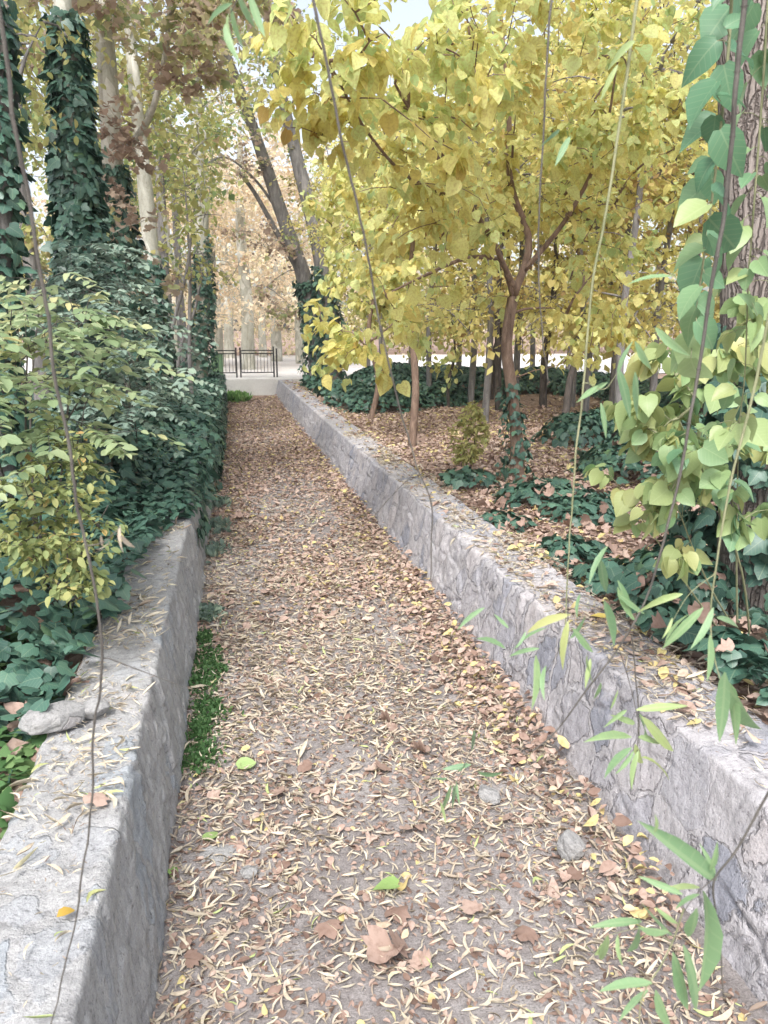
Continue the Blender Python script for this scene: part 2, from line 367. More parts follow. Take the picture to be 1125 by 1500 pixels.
def stone_mat(name, base, dark, lite, sc=(1, 1, 1), plate=.5, streak=.3, vs=4.2, blue=(.31, .335, .37), warm=(.45, .425, .42), line=.6):
    t = NT(name); v0 = t.coord(sc); oc = t.coord()
    def warp(vec, src, amt):
        a = t.n('ShaderNodeVectorMath', operation='SUBTRACT'); t.l(src, a.inputs[0]); a.inputs[1].default_value = (.5, .5, .5)
        b = t.n('ShaderNodeVectorMath', operation='SCALE'); t.l(a.outputs[0], b.inputs[0]); b.inputs['Scale'].default_value = amt
        c_ = t.n('ShaderNodeVectorMath', operation='ADD'); t.l(vec, c_.inputs[0]); t.l(b.outputs[0], c_.inputs[1]); return c_.outputs[0]
    v = warp(warp(v0, t.noise(oc, 4, 2, .5).outputs['Color'], .16), t.noise(oc, 22, 3, .6).outputs['Color'], .06)
    de = t.n('ShaderNodeTexVoronoi', feature='DISTANCE_TO_EDGE'); de.inputs['Scale'].default_value = vs; t.l(v, de.inputs['Vector'])
    ce = t.n('ShaderNodeTexVoronoi', feature='F1'); ce.inputs['Scale'].default_value = vs; t.l(v, ce.inputs['Vector'])
    sep = t.n('ShaderNodeSeparateColor'); t.l(ce.outputs['Color'], sep.inputs[0])
    big = t.noise(oc, 2.1, 6, .68); mid = t.noise(oc, 13, 6, .7); grit = t.noise(oc, 150, 3, .7); fine = t.noise(oc, 48, 5, .75); stk = t.noise(t.coord((1, 1, .14)), 17, 5, .7, .4)
    msk = t.noise(oc, 5.5, 4, .6)
    f = t.math('ADD', t.math('MULTIPLY', big.outputs[0], .5), t.math('MULTIPLY', mid.outputs[0], .5))
    col = t.ramp(f, [(.34, dark), (.48, base), (.58, tuple(c * .93 for c in base)), (.68, lite)])
    pm = t.math('MULTIPLY', t.ramp(sep.outputs[0], [(1 - plate - .04, (0, 0, 0)), (1 - plate + .04, (1, 1, 1))]), t.ramp(msk.outputs[0], [(.3, (0, 0, 0)), (.44, (1, 1, 1))]))
    inner = t.ramp(de.outputs['Distance'], [(.045, (0, 0, 0)), (.085, (1, 1, 1))]); bare = t.math('MULTIPLY', pm, inner)
    pc_ = t.mix(sep.outputs[1], blue, warm); pc_ = t.mix(.4, pc_, t.ramp(mid.outputs[0], [(.3, (.6, .6, .62)), (.65, (1, 1, 1))]), 'MULTIPLY')
    col = t.mix(t.math('MULTIPLY', bare, .85), col, pc_)
    edge = t.math('MULTIPLY', pm, t.ramp(de.outputs['Distance'], [(.028, (0, 0, 0)), (.05, (1, 1, 1)), (.062, (1, 1, 1)), (.085, (0, 0, 0))]))
    edge = t.math('MULTIPLY', edge, t.ramp(fine.outputs[0], [(.35, (0, 0, 0)), (.6, (1, 1, 1))]))
    col = t.mix(t.math('MULTIPLY', edge, line), col, (.13, .127, .135))
    if streak: col = t.mix(streak, col, t.ramp(stk.outputs[0], [(.36, (.35, .34, .35)), (.5, (.85, .85, .86)), (.62, (1, 1, 1))]), 'MULTIPLY')
    pit = t.ramp(fine.outputs[0], [(.33, (.3, .29, .29)), (.43, (1, 1, 1))]); col = t.mix(.7, col, pit, 'MULTIPLY')
    col = t.mix(.5, col, t.ramp(grit.outputs[0], [(.3, (.5, .5, .5)), (.6, (1, 1, 1))]), 'MULTIPLY')
    h = t.math('ADD', t.math('MULTIPLY', fine.outputs[0], .30), t.math('ADD', t.math('MULTIPLY', mid.outputs[0], .55), t.math('MULTIPLY', grit.outputs[0], .10)))
    h = t.math('ADD', h, t.math('MULTIPLY', bare, .14)); h = t.math('SUBTRACT', h, t.math('MULTIPLY', edge, .5 * line))
    if streak: h = t.math('ADD', h, t.math('MULTIPLY', stk.outputs[0], streak * .8))
    return t.done(t.pbr(col, .92, t.bump(h, .9, .03), .15).outputs[0])
M['stone'] = stone_mat('mortared_stone', (.45, .447, .445), (.27, .267, .268), (.56, .557, .55), (1, 1, .7), .42, .36, 4.6, (.40, .435, .47), (.52, .50, .49), .16)
M['stone_b'] = stone_mat('lilac_mortared_stone', (.52, .50, .515), (.33, .322, .342), (.63, .61, .615), (1, 1.0, .75), .82, .3, 4.2, (.33, .345, .40), (.62, .575, .57))
M['boulder'] = stone_mat('grey_rock', (.36, .355, .35), (.2, .2, .2), (.46, .45, .44), (3, 3, 3), .2, 0)

def soil(name, c0, c1, c2, sc=1.0, leafy=None):
    t = NT(name); v = t.coord(); a = t.noise(v, 1.7 * sc, 6, .65); b = t.noise(v, 26 * sc, 6, .7)
    f = t.math('ADD', t.math('MULTIPLY', a.outputs[0], .55), t.math('MULTIPLY', b.outputs[0], .45)); col = t.ramp(f, [(.36, c0), (.5, c1), (.64, c2)])
    h = b.outputs[0]
    if leafy:
        vo = t.n('ShaderNodeTexVoronoi'); vo.inputs['Scale'].default_value = 16; t.l(v, vo.inputs['Vector'])
        lc = t.ramp(vo.outputs['Color'], leafy); col = t.mix(.65, col, lc)
    g = t.noise(v, 130 * sc, 4, .75); pv = t.n('ShaderNodeTexVoronoi'); pv.inputs['Scale'].default_value = 85 * sc; t.l(v, pv.inputs['Vector'])
    pb = t.ramp(pv.outputs['Distance'], [(.18, (1, 1, 1)), (.3, (0, 0, 0))]); ps = t.n('ShaderNodeSeparateColor'); t.l(pv.outputs['Color'], ps.inputs[0]); pb = t.math('MULTIPLY', pb, t.math('GREATER_THAN', ps.outputs[0], .72))
    col = t.mix(t.math('MULTIPLY', pb, .55), col, t.mix(ps.outputs[1], (.12, .11, .105), (.5, .47, .45)))
    col = t.mix(.6, col, t.ramp(g.outputs[0], [(.34, (.4, .38, .37)), (.6, (1, 1, 1))]), 'MULTIPLY')
    h = t.math('ADD', t.math('MULTIPLY', h, .7), t.math('ADD', t.math('MULTIPLY', g.outputs[0], .35), t.math('MULTIPLY', pb, .2)))
    return t.done(t.pbr(col, .95, t.bump(h, .9, .02), .15).outputs[0])
M['path'] = soil('trodden_earth', (.17, .152, .147), (.30, .275, .268), (.46, .435, .425))
M['soil'] = soil('leaf_strewn_soil', (.14, .095, .075), (.25, .175, .14), (.36, .26, .21), 1, [(.2, (.22, .14, .11)), (.5, (.40, .28, .22)), (.8, (.52, .40, .32))])
M['road'] = soil('pale_concrete', (.60, .58, .56), (.70, .68, .66), (.78, .76, .74), .4)
M['concrete'] = soil('white_concrete', (.60, .585, .57), (.72, .70, .68), (.8, .79, .77), .8)
def flat(name, c, rough=.5, metal=0, spec=.4):
    t = NT(name); nz = t.noise(t.coord(), 30, 4); col = t.mix(.35, c, t.ramp(nz.outputs[0], [(.3, tuple(x * .6 for x in c)), (.7, tuple(min(1, x * 1.3) for x in c))]))
    return t.done(t.pbr(col, rough, t.bump(nz.outputs[0], .15, .005), spec, metal).outputs[0])
M['black_metal'] = flat('black_paint', (.025, .025, .027), .45)
M['green_paint'] = flat('mottled_green_paint', (.12, .22, .11), .6)

# ------------------------------------------------------------------ ground, path, walls
XLB, XLT, XLO = -0.345, -0.44, -0.82      # left wall: foot, top inner edge, top outer edge
XRB, XRT, XRO = 1.60, 1.74, 2.16
WTOP = 0.60; YEND = 25.4
def SH(y): return -.0155 * (np.clip(y, -4, 26) - 2)      # the right wall runs slightly inwards
def zbank(x, y):
    return 0.53 + 0.10 * (fbm(P3(x * .35, y * .35), 11, 3) - .5) + 0.05 * (fbm(P3(x * 1.7, y * 1.7), 12, 3) - .5)
def zpath(x, y):
    return 0.03 + 0.05 * (fbm(P3(x * .9, y * .7), 21, 3) - .5) + 0.03 * (fbm(P3(x * 6, y * 6), 22, 3) - .5) + 0.05 * np.clip(np.abs(x - .6) - .55, 0, 1)
def grid(xs, ys, zf):
    X, Y = np.meshgrid(xs, ys); Z = zf(X, Y); nx, ny = len(xs), len(ys)
    i = np.arange(ny - 1)[:, None] * nx; j = np.arange(nx - 1)[None, :]
    Q = np.stack([i + j, i + j + 1, i + nx + j + 1, i + nx + j], -1).reshape(-1, 4)
    return np.stack([X, Y, Z], -1).reshape(-1, 3), Q
def zground(x, y):
    inch = (x > -0.58) & (x < 1.93) & (y < YEND + .1)
    far = sstep(26, 28, y)
    z = np.where(inch, -0.08, zbank(x, y) * (1 - far) + 0.53 * far)
    return z
xs = np.r_[-400, -120, -50, -25, -15, np.arange(-10, -.65, .25), -.59, -.57, np.arange(-.3, 1.8, .3), 1.92, 1.94, np.arange(2.2, 16, .25), 18, 24, 34, 60, 140, 400]
ys = np.r_[-60, -20, -8, np.arange(-4, 25.3, .25), 25.45, 25.55, np.arange(26, 30, .5), 34, 44, 60, 120, 300, 700]
V, Q = grid(xs, ys, zground); V[:, 0] += SH(V[:, 1]) * sstep(.3, 1.8, V[:, 0]) * sstep(4, 2.2, V[:, 0]); tag(mesh_obj('ground', V, Q, None, M['soil']), kind='structure')
V, Q = grid(np.arange(-.50, 1.86, .04), np.r_[np.arange(-4, 7, .04), np.arange(7, YEND + .1, .12)], zpath)
tag(mesh_obj('path', V, Q, None, M['path']), kind='structure')
V, Q = grid(np.array([-60., -20, 0, 20, 40, 90]), np.array([27.2, 30, 36, 43., 50.]), lambda x, y: 0.56 + 0 * x)
tag(mesh_obj('road', V, Q, None, M['road']), kind='structure')

def wall(name, label, prof, mat, sgn, seed, y0=-4.0, y1=YEND):
    """rough stone wall swept along Y; prof is the cross-section from the foot on the path side over the top to the outer side"""
    prof = np.asarray(prof, float); d = np.r_[0, np.cumsum(np.linalg.norm(np.diff(prof, axis=0), axis=1))]
    s = np.linspace(0, d[-1], int(d[-1] / .013)); C = np.stack([np.interp(s, d, prof[:, k]) for k in (0, 1)], -1)
    for _ in range(1): C[1:-1] = (C[:-2] + 2 * C[1:-1] + C[2:]) / 4        # round the arrises
    T = np.gradient(C, axis=0); T /= np.linalg.norm(T, axis=1)[:, None]; Nn = np.stack([-T[:, 1], T[:, 0]], -1) * sgn
    ys = np.r_[np.arange(y0, 1.0, .08), np.arange(1.0, 6.0, .014), np.arange(6.0, 11, .032), np.arange(11, y1 + .05, .09)]
    S, Y = np.meshgrid(s, ys); n1 = fbm(P3(S * 2.2, Y * 1.6), seed, 4) - .5; n2 = fbm(P3(S * 9, Y * 7), seed + 9, 4, .6) - .5
    f1, f2, cid = voro(S * 4.4 + n1 * .5, Y * 3.6 + n2 * .25, seed); e = sstep(.02, .14, f2 - f1); du, dv = voro.off
    h2 = np.modf(cid * 91.7)[0]; h3 = np.modf(cid * 37.3)[0]
    top = sstep(-.2, .5, Nn[:, 1])[None, :]                         # 1 on the top of the wall
    fac = ((.055 * (h2 - .5) * du + .055 * (h3 - .5) * dv + .019 * (cid - .45)) * e + .010 * (e - 1)) * (1.0 if sgn > 0 else .8) + .012 * (1 - top * 0) * (fbm(P3(S * 5, Y * 9), seed + 50, 3, .65) - .5)
    f1b, f2b, cb = voro(S * 11 + n2 * .6, Y * 9 + n1, seed + 3); eb = sstep(.02, .2, f2b - f1b)
    mort = sstep(.44, .58, fbm(P3(S * 2.6, Y * 2.2), seed + 30, 3))  # mortar smeared over the stones
    n3 = fbm(P3(S * 26, Y * 22), seed + 12, 3, .6) - .5
    disp = .024 * n1 + .016 * n2 + fac * (1 - .45 * mort) * (1 - .45 * top) + .007 * (eb * cb - .3) * (1 - mort) + .009 * n3
    V = np.stack([C[None, :, 0] + Nn[None, :, 0] * disp, Y + .01 * n2, C[None, :, 1] + Nn[None, :, 1] * disp], -1)
    nx, ny = len(s), len(ys); i = np.arange(ny - 1)[:, None] * nx; j = np.arange(nx - 1)[None, :]
    Q = np.stack([i + j, i + j + 1, i + nx + j + 1, i + nx + j], -1).reshape(-1, 4)
    if sgn > 0: V[..., 0] += SH(V[..., 1])
    V = V.reshape(-1, 3); V = np.vstack([V, [(V[-nx:, 0].mean(), y1 + .05, .2)]]); k = (ny - 1) * nx
    Tt = [(k + a, k + a + 1, len(V) - 1) for a in range(nx - 1)]
    return tag(mesh_obj(name, V, Q, Tt, mat), label, 'wall')
wall('stone_wall', 'grey mortared stone wall along the left edge of the path, ivy covering its far half',
     [(XLB + .02, -.06), (XLT, WTOP - .012), (XLT - .012, WTOP), (XLO + .02, WTOP), (XLO, WTOP - .03), (XLO - .02, .2)], M['stone'], -1, 3)
wall('stone_wall', 'long lilac grey stone wall along the right edge of the path, bare of ivy',
     [(XRB - .02, -.06), (XRT, WTOP - .012), (XRT + .012, WTOP), (XRO - .02, WTOP), (XRO, WTOP - .03), (XRO + .02, .2)], M['stone_b'], 1, 41)
mb = MB(); ew = np.linspace(-1.1, 2.3, 30)
V, Q = [], []
mb.box((-1.2, YEND + .08, -.1), (2.4, YEND + .5, WTOP + .02)); mb.box((-3.5, YEND + .5, .3), (5.2, YEND + 1.75, WTOP + .03))
tag(mb.build('concrete_wall', M['concrete'], None, False), 'low white concrete wall closing the far end of the sunken path', 'wall')

# ------------------------------------------------------------------ railing at the far end
YG = 26.3; pl = at(292, 550, YG); pr = at(406, 550, YG); zb = WTOP + .03; hg = 0.98
g = thing('metal_railing', 'low black metal railing of two barred panels above the far end wall', 'railing', (pl[0], YG, zb))
def rail_box(x0, x1, z0, z1, d=.02): m = MB(); m.box((x0, YG - d, z0), (x1, YG + d, z1)); return m
xm0 = at(347, 550, YG)[0]; xm1 = at(353, 550, YG)[0]
for (x0, x1) in ((pl[0] - .3, xm0), (xm1, pr[0] - .08)):
    m = MB()
    for z in (.14, .76, .86): m.box((x0 + .03, YG - .016, zb + z), (x1 - .03, YG + .016, zb + z + .035))
    for xx in (x0 + .03, x1 - .045): m.box((xx, YG - .013, zb + .14), (xx + .015, YG + .013, zb + .89))
    p = m.build('panel', M['black_metal'], g, False)
    ORG[p.name] = ORG[g.name]
    m = MB(); nb = int((x1 - x0) / .11)
    for k in range(1, nb):
        x = x0 + (x1 - x0) * k / nb; m.box((x - .008, YG - .008, zb + .17), (x + .008, YG + .008, zb + .765))
    m.build('bars', M['black_metal'], p, False)
for x, h in ((pl[0] - .3, .92), (xm0, .95), (xm1, .95), (pr[0] - .10, .98), (pr[0], .92)):
    m = MB(); m.box((x - .025, YG - .025, zb), (x + .025, YG + .025, zb + h)); m.box((x - .032, YG - .032, zb + h), (x + .032, YG + .032, zb + h + .02)); m.build('post', M['black_metal'], g, False)
c = at(319, 548, 27.0)
b = thing('litter_bin', 'mottled green bin standing behind the left panel of the black railing', 'bin', (c[0], 27.0, .56))
m = MB(); m.box((c[0] - .19, 26.85, .60), (c[0] + .19, 27.15, 1.36)); m.build('body', M['green_paint'], b, False)
m = MB(); m.box((c[0] - .21, 26.83, 1.36), (c[0] + .21, 27.17, 1.40)); m.build('lid', M['green_paint'], b, False)

# ------------------------------------------------------------------ trees
def blob_pts(rng, blobs, n):
    w_ = np.array([b[1] ** 2.2 for b in blobs]); k = rng.choice(len(blobs), n, p=w_ / w_.sum())
    c = np.array([b[0] for b in blobs])[k]; r = np.array([b[1] for b in blobs])[k]
    sq = np.array([b[2] if len(b) > 2 else .75 for b in blobs])[k]
    v = rdir(rng, n) * (rng.uniform(.05, 1, n) ** .45)[:, None] * r[:, None]; v[:, 2] *= sq
    return c + v
def grow(rng, skel, targets, wob=.18, reach=.0):
    """join each target to the nearest wood already there; returns paths (points), parent path, tips carried"""
    P = []; owner = []; paths = []; par = []; loc = []; att = []
    for i, s_ in enumerate(skel):
        for j, p in enumerate(s_): P.append(p); owner.append(i); loc.append(j)
        paths.append(np.array(s_)); par.append(-1); att.append(0)
    ns = len(skel); P = list(map(np.asarray, P))
    A = np.array(P); d0 = np.array([np.min(np.linalg.norm(A - t, axis=1)) for t in targets])
    for t in targets[np.argsort(d0)]:
        A = np.array(P); dv = t - A; d = np.linalg.norm(dv, axis=1)
        cost = d + .6 * np.clip(-dv[:, 2], 0, None) * .5
        k = int(np.argmin(cost)); a = A[k]; L = d[k]
        if L < .06: continue
        n = max(3, int(L / .18) + 2); u = np.linspace(0, 1, n)[:, None]
        bend = rng.normal(size=3) * wob * L * .5 + np.array([0, 0, .14 * L])
        q = a + (t - a) * u + bend * (u * (1 - u)) * 2 + rng.normal(size=(n, 3)) * .012 * L * np.sin(u * math.pi)
        paths.append(q); par.append(owner[k]); att.append(loc[k])
        for j, p in enumerate(q[1:]): P.append(p); owner.append(len(paths) - 1); loc.append(j + 1)
    cnt = np.ones(len(paths))
    for i in range(len(paths) - 1, ns - 1, -1):
        if par[i] >= 0: cnt[par[i]] += cnt[i]
    return paths, (par, att), cnt, ns
def weld_branches(bb, paths, pa, cnt, ns, rad):
    par, att = pa; info = []
    for i in range(len(paths)):
        if i < ns: st, sd_ = bb.tube(paths[i], .0015, 3, False, link=0 if i else None)      # core inside the trunk that ties the branches together
        else:
            r0, r1 = rad(cnt[i]); ps, psd = info[par[i]]
            st, sd_ = bb.tube(paths[i], np.linspace(r0, r1, len(paths[i])), 4 if r0 < .012 else 6, False, link=ps + att[i] * psd)
        info.append((st, sd_))
def sprays(rng, paths, ns, per, size, droop=.5, pet=.04, spread=.25, upn=1.0):
    """leaves along the outer part of every twig"""
    Ps, Ds, Ns = [], [], []
    for q in paths[ns:]:
        L = np.linalg.norm(q[-1] - q[0]); m = rng.poisson(per)
        if m < 1: continue
        u = 1 - rng.uniform(0, 1, m) ** 1.4 * .8; x = u * (len(q) - 1); i = np.clip(x.astype(int), 0, len(q) - 2); f = (x - i)[:, None]
        p = q[i] * (1 - f) + q[i + 1] * f; dr = q[i + 1] - q[i]; dr /= np.linalg.norm(dr, axis=1)[:, None] + 1e-9
        sd_ = rdir(rng, m); sd_[:, 2] *= .4
        p = p + sd_ * pet * rng.uniform(.3, 1, m)[:, None] + rng.normal(size=(m, 3)) * spread * np.array([.5, .5, .35])
        D = dr * .4 + sd_ * .8 + np.array([0, 0, -droop]); N = UP * upn + rdir(rng, m) * .6
        Ps.append(p); Ds.append(D); Ns.append(N)
    return np.vstack(Ps), np.vstack(Ns), np.vstack(Ds)
def make_tree(name, label, cat, rng, trunks, radii, blobs, ntar, per, size, tmpl, lmat, bmat, droop=.5, spread=.25, tip=.004, tint=None,
              group=None, ivy_spec=None, sides=10, lc=False, wob=.18, rough=.12, upn=1.0, szvar=.35, crown='crown'):
    base = trunks[0][0]; root = thing(name, label, cat, base, group)
    mb = MB(); skel = []
    for t, r in zip(trunks, radii):
        n = max(8, int(np.sum(np.linalg.norm(np.diff(np.array(t), axis=0), axis=1)) / .15)); q = smooth_path(t, n); q = q + (fbm(q * 1.3 + 5, int(rng.integers(99)), 2)[:, None] - .5) * .05 * np.linspace(0, 1, n)[:, None]
        rr = np.interp(np.linspace(0, 1, n), np.linspace(0, 1, len(r)), r); mb.tube(q, rr, sides, True, rough, link='near' if t is not trunks[0] else None); skel.append(q[max(1, int(n * .35)):] if t is trunks[0] else q[2:])
    mb.build('trunk', bmat, root)
    if ntar:
        tg = blob_pts(rng, blobs, ntar); paths, par, cnt, ns = grow(rng, skel, tg, wob)
        bb = MB()
        weld_branches(bb, paths, par, cnt, ns, lambda c_: (tip * max(1.0, c_) ** .5, tip * .7))
        bb.build('branches', bmat, root)
        P, N, D = sprays(rng, paths, ns, per, size, droop, size * .5, spread, upn)
        S = size * np.exp(rng.normal(0, szvar * .6, len(P))); tv = tint(P, rng) if tint else rng.normal(.5, .22, len(P))
        leaf_obj(crown, tmpl, P, N, D, S, tv, lmat, root, rng, lc)
    if ivy_spec: trunk_ivy(root, rng, *ivy_spec)
    return root
def trunk_ivy(root, rng, path, rad, n, size, lo=0.0):
    q = smooth_path(path, 60); u = rng.uniform(0, 1, n); x = u * 58.9; i = x.astype(int); c = q[i] + (q[i + 1] - q[i]) * (x - i)[:, None]
    ang = rng.uniform(0, 2 * math.pi, n); r = np.interp(u, np.linspace(0, 1, len(rad)), rad)
    o = np.stack([np.cos(ang), np.sin(ang), 0 * ang], -1)
    lump = fbm(np.stack([np.cos(ang) * 1.5, np.sin(ang) * 1.5, c[:, 2] * 1.6], -1), 77, 3); keep = rng.uniform(0, 1, n) < sstep(.25, .45, lump) + .35
    P = c + o * (r * (.55 + .85 * lump) * rng.uniform(.85, 1.22, n))[:, None] + rng.normal(size=(n, 3)) * .02
    N = o * 1.0 + UP * .5 + rdir(rng, n) * .6; D = -UP * .8 + o * .3 + rdir(rng, n) * .7
    tv = np.clip(rng.normal(.42, .2, n), 0, 1)
    leaf_obj('ivy', T_IVY, P[keep], N[keep], D[keep], (size * np.exp(rng.normal(0, .25, n)))[keep], tv[keep], M['ivy'], root, rng, True)

def b_(px, py, Y, r, sq=.75): return (at(px, py, Y), r, sq)
def yt(P, rng): return np.clip(.60 + .55 * (fbm(P * .9, 61, 3) - .5) * 2 * .6 + rng.normal(0, .17, len(P)) + .16 * sstep(3.6, 4.8, P[:, 2]) * sstep(6.5, 5, P[:, 1]), 0, 1)

# the big yellow tree on the right bank
rng = np.random.default_rng(11)
b0 = gnd(757, 708, .52); Y0 = b0[1]
main = [b0 + np.array([0, 0, -.05]), at(757, 650, Y0), at(750, 570, Y0), at(742, 500, Y0), at(752, 435, Y0)]
t1 = [at(752, 435, Y0), at(775, 360, Y0), at(748, 270, Y0 - .1), at(745, 150, Y0 - .2), at(735, 40, Y0 - .3), at(720, -120, Y0 - .4)]
t2 = [at(752, 440, Y0), at(735, 385, Y0 - .1), at(690, 378, Y0 - .3), at(620, 405, Y0 - .5), at(565, 432, Y0 - .6)]
t3 = [at(755, 425, Y0), at(720, 350, Y0 - .4), at(690, 300, Y0 - .9), at(630, 215, Y0 - 1.8), at(580, 120, Y0 - 2.6)]
t4 = [at(765, 400, Y0), at(830, 320, Y0 - .2), at(880, 220, Y0 - .5), at(905, 90, Y0 - .9)]
t5 = [at(690, 300, Y0 - .9), at(600, 260, Y0 - 1.6), at(530, 180, Y0 - 2.5), at(480, 90, Y0 - 3)]
BIG = [b_(600, 140, 5.6, .85), b_(510, 100, 5.0, .55), b_(440, 130, 5.4, .4), b_(395, 165, 6, .25), b_(470, 190, 5.4, .4), b_(700, 60, 6.2, 1.0), b_(640, 270, 6.6, .75), b_(560, 20, 5.2, .6), b_(480, 50, 5.0, .4),
       b_(830, 120, 7.4, 1.2), b_(790, 240, 8.0, 1.0), b_(900, 60, 7.4, 1.0), b_(950, 200, 8, 1.0), b_(900, 330, 8.4, .9), b_(560, 480, 7.4, .55, .5), b_(500, 520, 7.5, .32, .9), b_(460, 470, 7.8, .3), b_(540, 560, 7.3, .22, 1),
       b_(620, 430, 7.4, .55, .45), b_(520, 400, 7.4, .4), b_(700, 330, 7.4, .6), b_(600, 350, 6.8, .45), b_(880, 470, 8, .6, .6), b_(860, 530, 8, .3), b_(660, 160, 7, .8), b_(690, 450, 8.2, .4, .5)]
make_tree('autumn_tree', 'broad yellow leaved tree with forked brown trunk beside the right wall', 'tree', rng, [main, t1, t2, t3, t4, t5],
          [[.09, .066, .06, .058], [.044, .032, .02, .009], [.028, .02, .009], [.03, .02, .008], [.03, .02, .008], [.017, .012, .006]],
          BIG, 450, 15, .072, T_HEART, M['yellow'], M['bark_brown'], .55, .12, .0035, yt, lc=True, sides=14,
          ivy_spec=([b0, at(757, 650, Y0), at(750, 590, Y0), at(745, 560, Y0)], [.19, .12, .10, .09], 260, .065), szvar=.62)

# slender yellow trees further into the wood
woods = [  # px of the foot, py of the foot, lean, height of trunk (m), radius, crown blobs (px, py, dY, r), label
    (603, 655, 0, 3.6, .05, [(590, 330, .3, 1.1), (640, 240, .8, 1.3), (560, 380, 0, .8)], 'slender yellow tree with straight pinkish trunk nearest the right wall'),
    (543, 617, 2, 3.0, .045, [(545, 400, .3, 1.0), (520, 300, .6, 1.1), (575, 430, .2, .8)], 'slender yellow tree rising from dark ivy close by the wall'),
    (730, 603, -4, 4.0, .06, [(720, 300, 1, 1.6), (760, 200, 2, 1.7), (690, 420, .6, 1.0)], 'yellow tree with bent dark trunk just behind the forked tree'),
    (795, 600, 3, 4.2, .07, [(830, 320, 1, 1.6), (870, 200, 2, 1.8), (800, 420, 1, 1.1)], 'yellow tree whose dark trunk splits low among the litter'),
    (718, 585, 4, 4.2, .07, [(660, 300, 1, 1.7), (640, 180, 2, 1.8), (700, 420, 1, 1.2)], 'thin dark trunked yellow tree in the middle of the litter clearing'),
    (826, 640, 4, 3.2, .05, [(900, 420, .5, 1.1), (930, 320, 1, 1.3), (860, 480, .3, .8)], 'crooked thin yellow tree left of the broad leaved shrub'),
    (657, 600, -2, 2.2, .03, [(655, 560, 0, .35), (650, 520, .2, .5), (665, 470, .2, .6)], 'spindly yellow sapling with drooping leaves amid the clearing'),
]
for k, (px, py, lean, h, r, bl, lab) in enumerate(woods):
    rg = np.random.default_rng(200 + k); p = gnd(px, py, .53); Y = p[1]
    top = p + np.array([lean * .05 + rg.normal(0, .1), rg.normal(0, .1), h]); mid_ = (p + top) / 2 + np.array([rg.normal(0, .09), rg.normal(0, .05), 0])
    make_tree('slender_tree', lab, 'tree', rg, [[p, p * .75 + top * .25 + np.array([rg.normal(0, .04), 0, 0]), mid_, top]], [[r * 1.25, r, r * .8, r * .35]],
              [b_(x, y, Y + d, rr) for x, y, d, rr in bl], 130 if k != 6 else 34, 15 if k != 6 else 9, .10, T_HEARTLO, M['yellow'] if k in (0, 1, 6) else M['yellow_far'], M['bark_brown'] if k < 2 else M['bark_dark'],
              .55, .16, .004, yt, 'thin yellow trees in the wood')

# rough barked trunk at the right edge, ivy round its foot
rng = np.random.default_rng(31); bR = gnd(1108, 905, .5); YR = bR[1]
tp = [bR, at(1108, 700, YR), at(1106, 500, YR), at(1104, 250, YR), at(1100, 40, YR), at(1098, -250, YR), at(1095, -600, YR)]
make_tree('old_tree', 'old rough barked tree trunk at the right edge with ivy around its foot', 'tree', rng, [tp], [[.24, .19, .175, .165, .16, .15, .12]],
          [(tp[-1] + np.array([.6, .4, .5]), 1.6), (tp[-1] + np.array([-.2, 1.2, .8]), 1.3)], 70, 14, .11, T_HEARTLO, M['yellow'], M['bark_plated'], sides=48, rough=.10, tint=yt,
          ivy_spec=([bR, at(1108, 800, YR), at(1108, 640, YR), at(1108, 480, YR)], [.5, .36, .27, .18], 1000, .085))

# trees of the left bank
rng = np.random.default_rng(41)
def lt(pts, Y, down=.5):
    q = [at(x, y, Y + d) for x, y, d in pts]; q0 = q[0].copy(); q0[2] = down; return [q0] + q
p1 = lt([(120, 470, 0), (112, 300, 0), (104, 150, 0), (92, 20, 0), (80, -150, 0), (70, -320, 0)], 8.0)
make_tree('ivy_clad_tree', 'tall tree trunk wholly wrapped in dark ivy left of the pale trunk', 'tree', rng, [p1], [[.18, .15, .13, .12, .09, .07, .05]],
          [(p1[-1], 1.3), (p1[-1] + np.array([-.8, .6, .4]), 1.1)], 60, 14, .13, T_PLANE, M['brown_tree'], M['bark_pale'],
          ivy_spec=(p1[:5], [.42, .27, .20, .165, .12], 4000, .085))
p0 = lt([(-10, 600, 0), (-4, 400, 0), (-2, 200, 0), (-12, 0, 0), (-20, -250, 0)], 6.6)
make_tree('ivy_clad_tree', 'ivy smothered trunk cut off by the left edge of the picture', 'tree', rng, [p0], [[.14, .12, .1, .08, .05]],
          [(p0[-1], 1.0), b_(30, 40, 8, .7), b_(15, 170, 7.6, .4), b_(60, 110, 9, .4)], 80, 14, .075, T_OVAL, M['olive'], M['bark_grey'], ivy_spec=(p0[:5], [.34, .2, .16, .13, .1], 1500, .09))
def btint(P, rng): return np.clip(.5 + (fbm(P * .7, 71, 3) - .5) * 1.2 + rng.normal(0, .2, len(P)), 0, 1)
p2 = lt([(186, 520, 0), (176, 380, 0), (166, 240, 0), (158, 110, 0), (152, 0, 0), (148, -200, 0)], 10.5)
make_tree('plane_tree', 'pale barked plane tree with brown leaves beside the ivy wrapped trunk', 'tree', rng, [p2, [p2[3], at(215, 180, 10.3), at(240, 90, 10), at(250, -40, 9.8)]],
          [[.17, .15, .14, .13, .115, .1, .07], [.05, .035, .02]],
          [b_(215, 30, 9.6, 1.0), b_(290, 40, 9.5, .9), b_(205, 200, 10, .55), b_(205, 310, 10, .6), b_(215, 400, 10.3, .5), b_(330, 10, 10, .9), b_(150, -60, 10, 1.2), b_(40, 40, 10, .6), b_(185, 460, 10.2, .35)],
          120, 19, .085, T_PLANE, M['brown_tree'], M['bark_pale'], .5, .2, .004, btint, ivy_spec=(p2[:4], [.42, .33, .24, .12], 2600, .088))
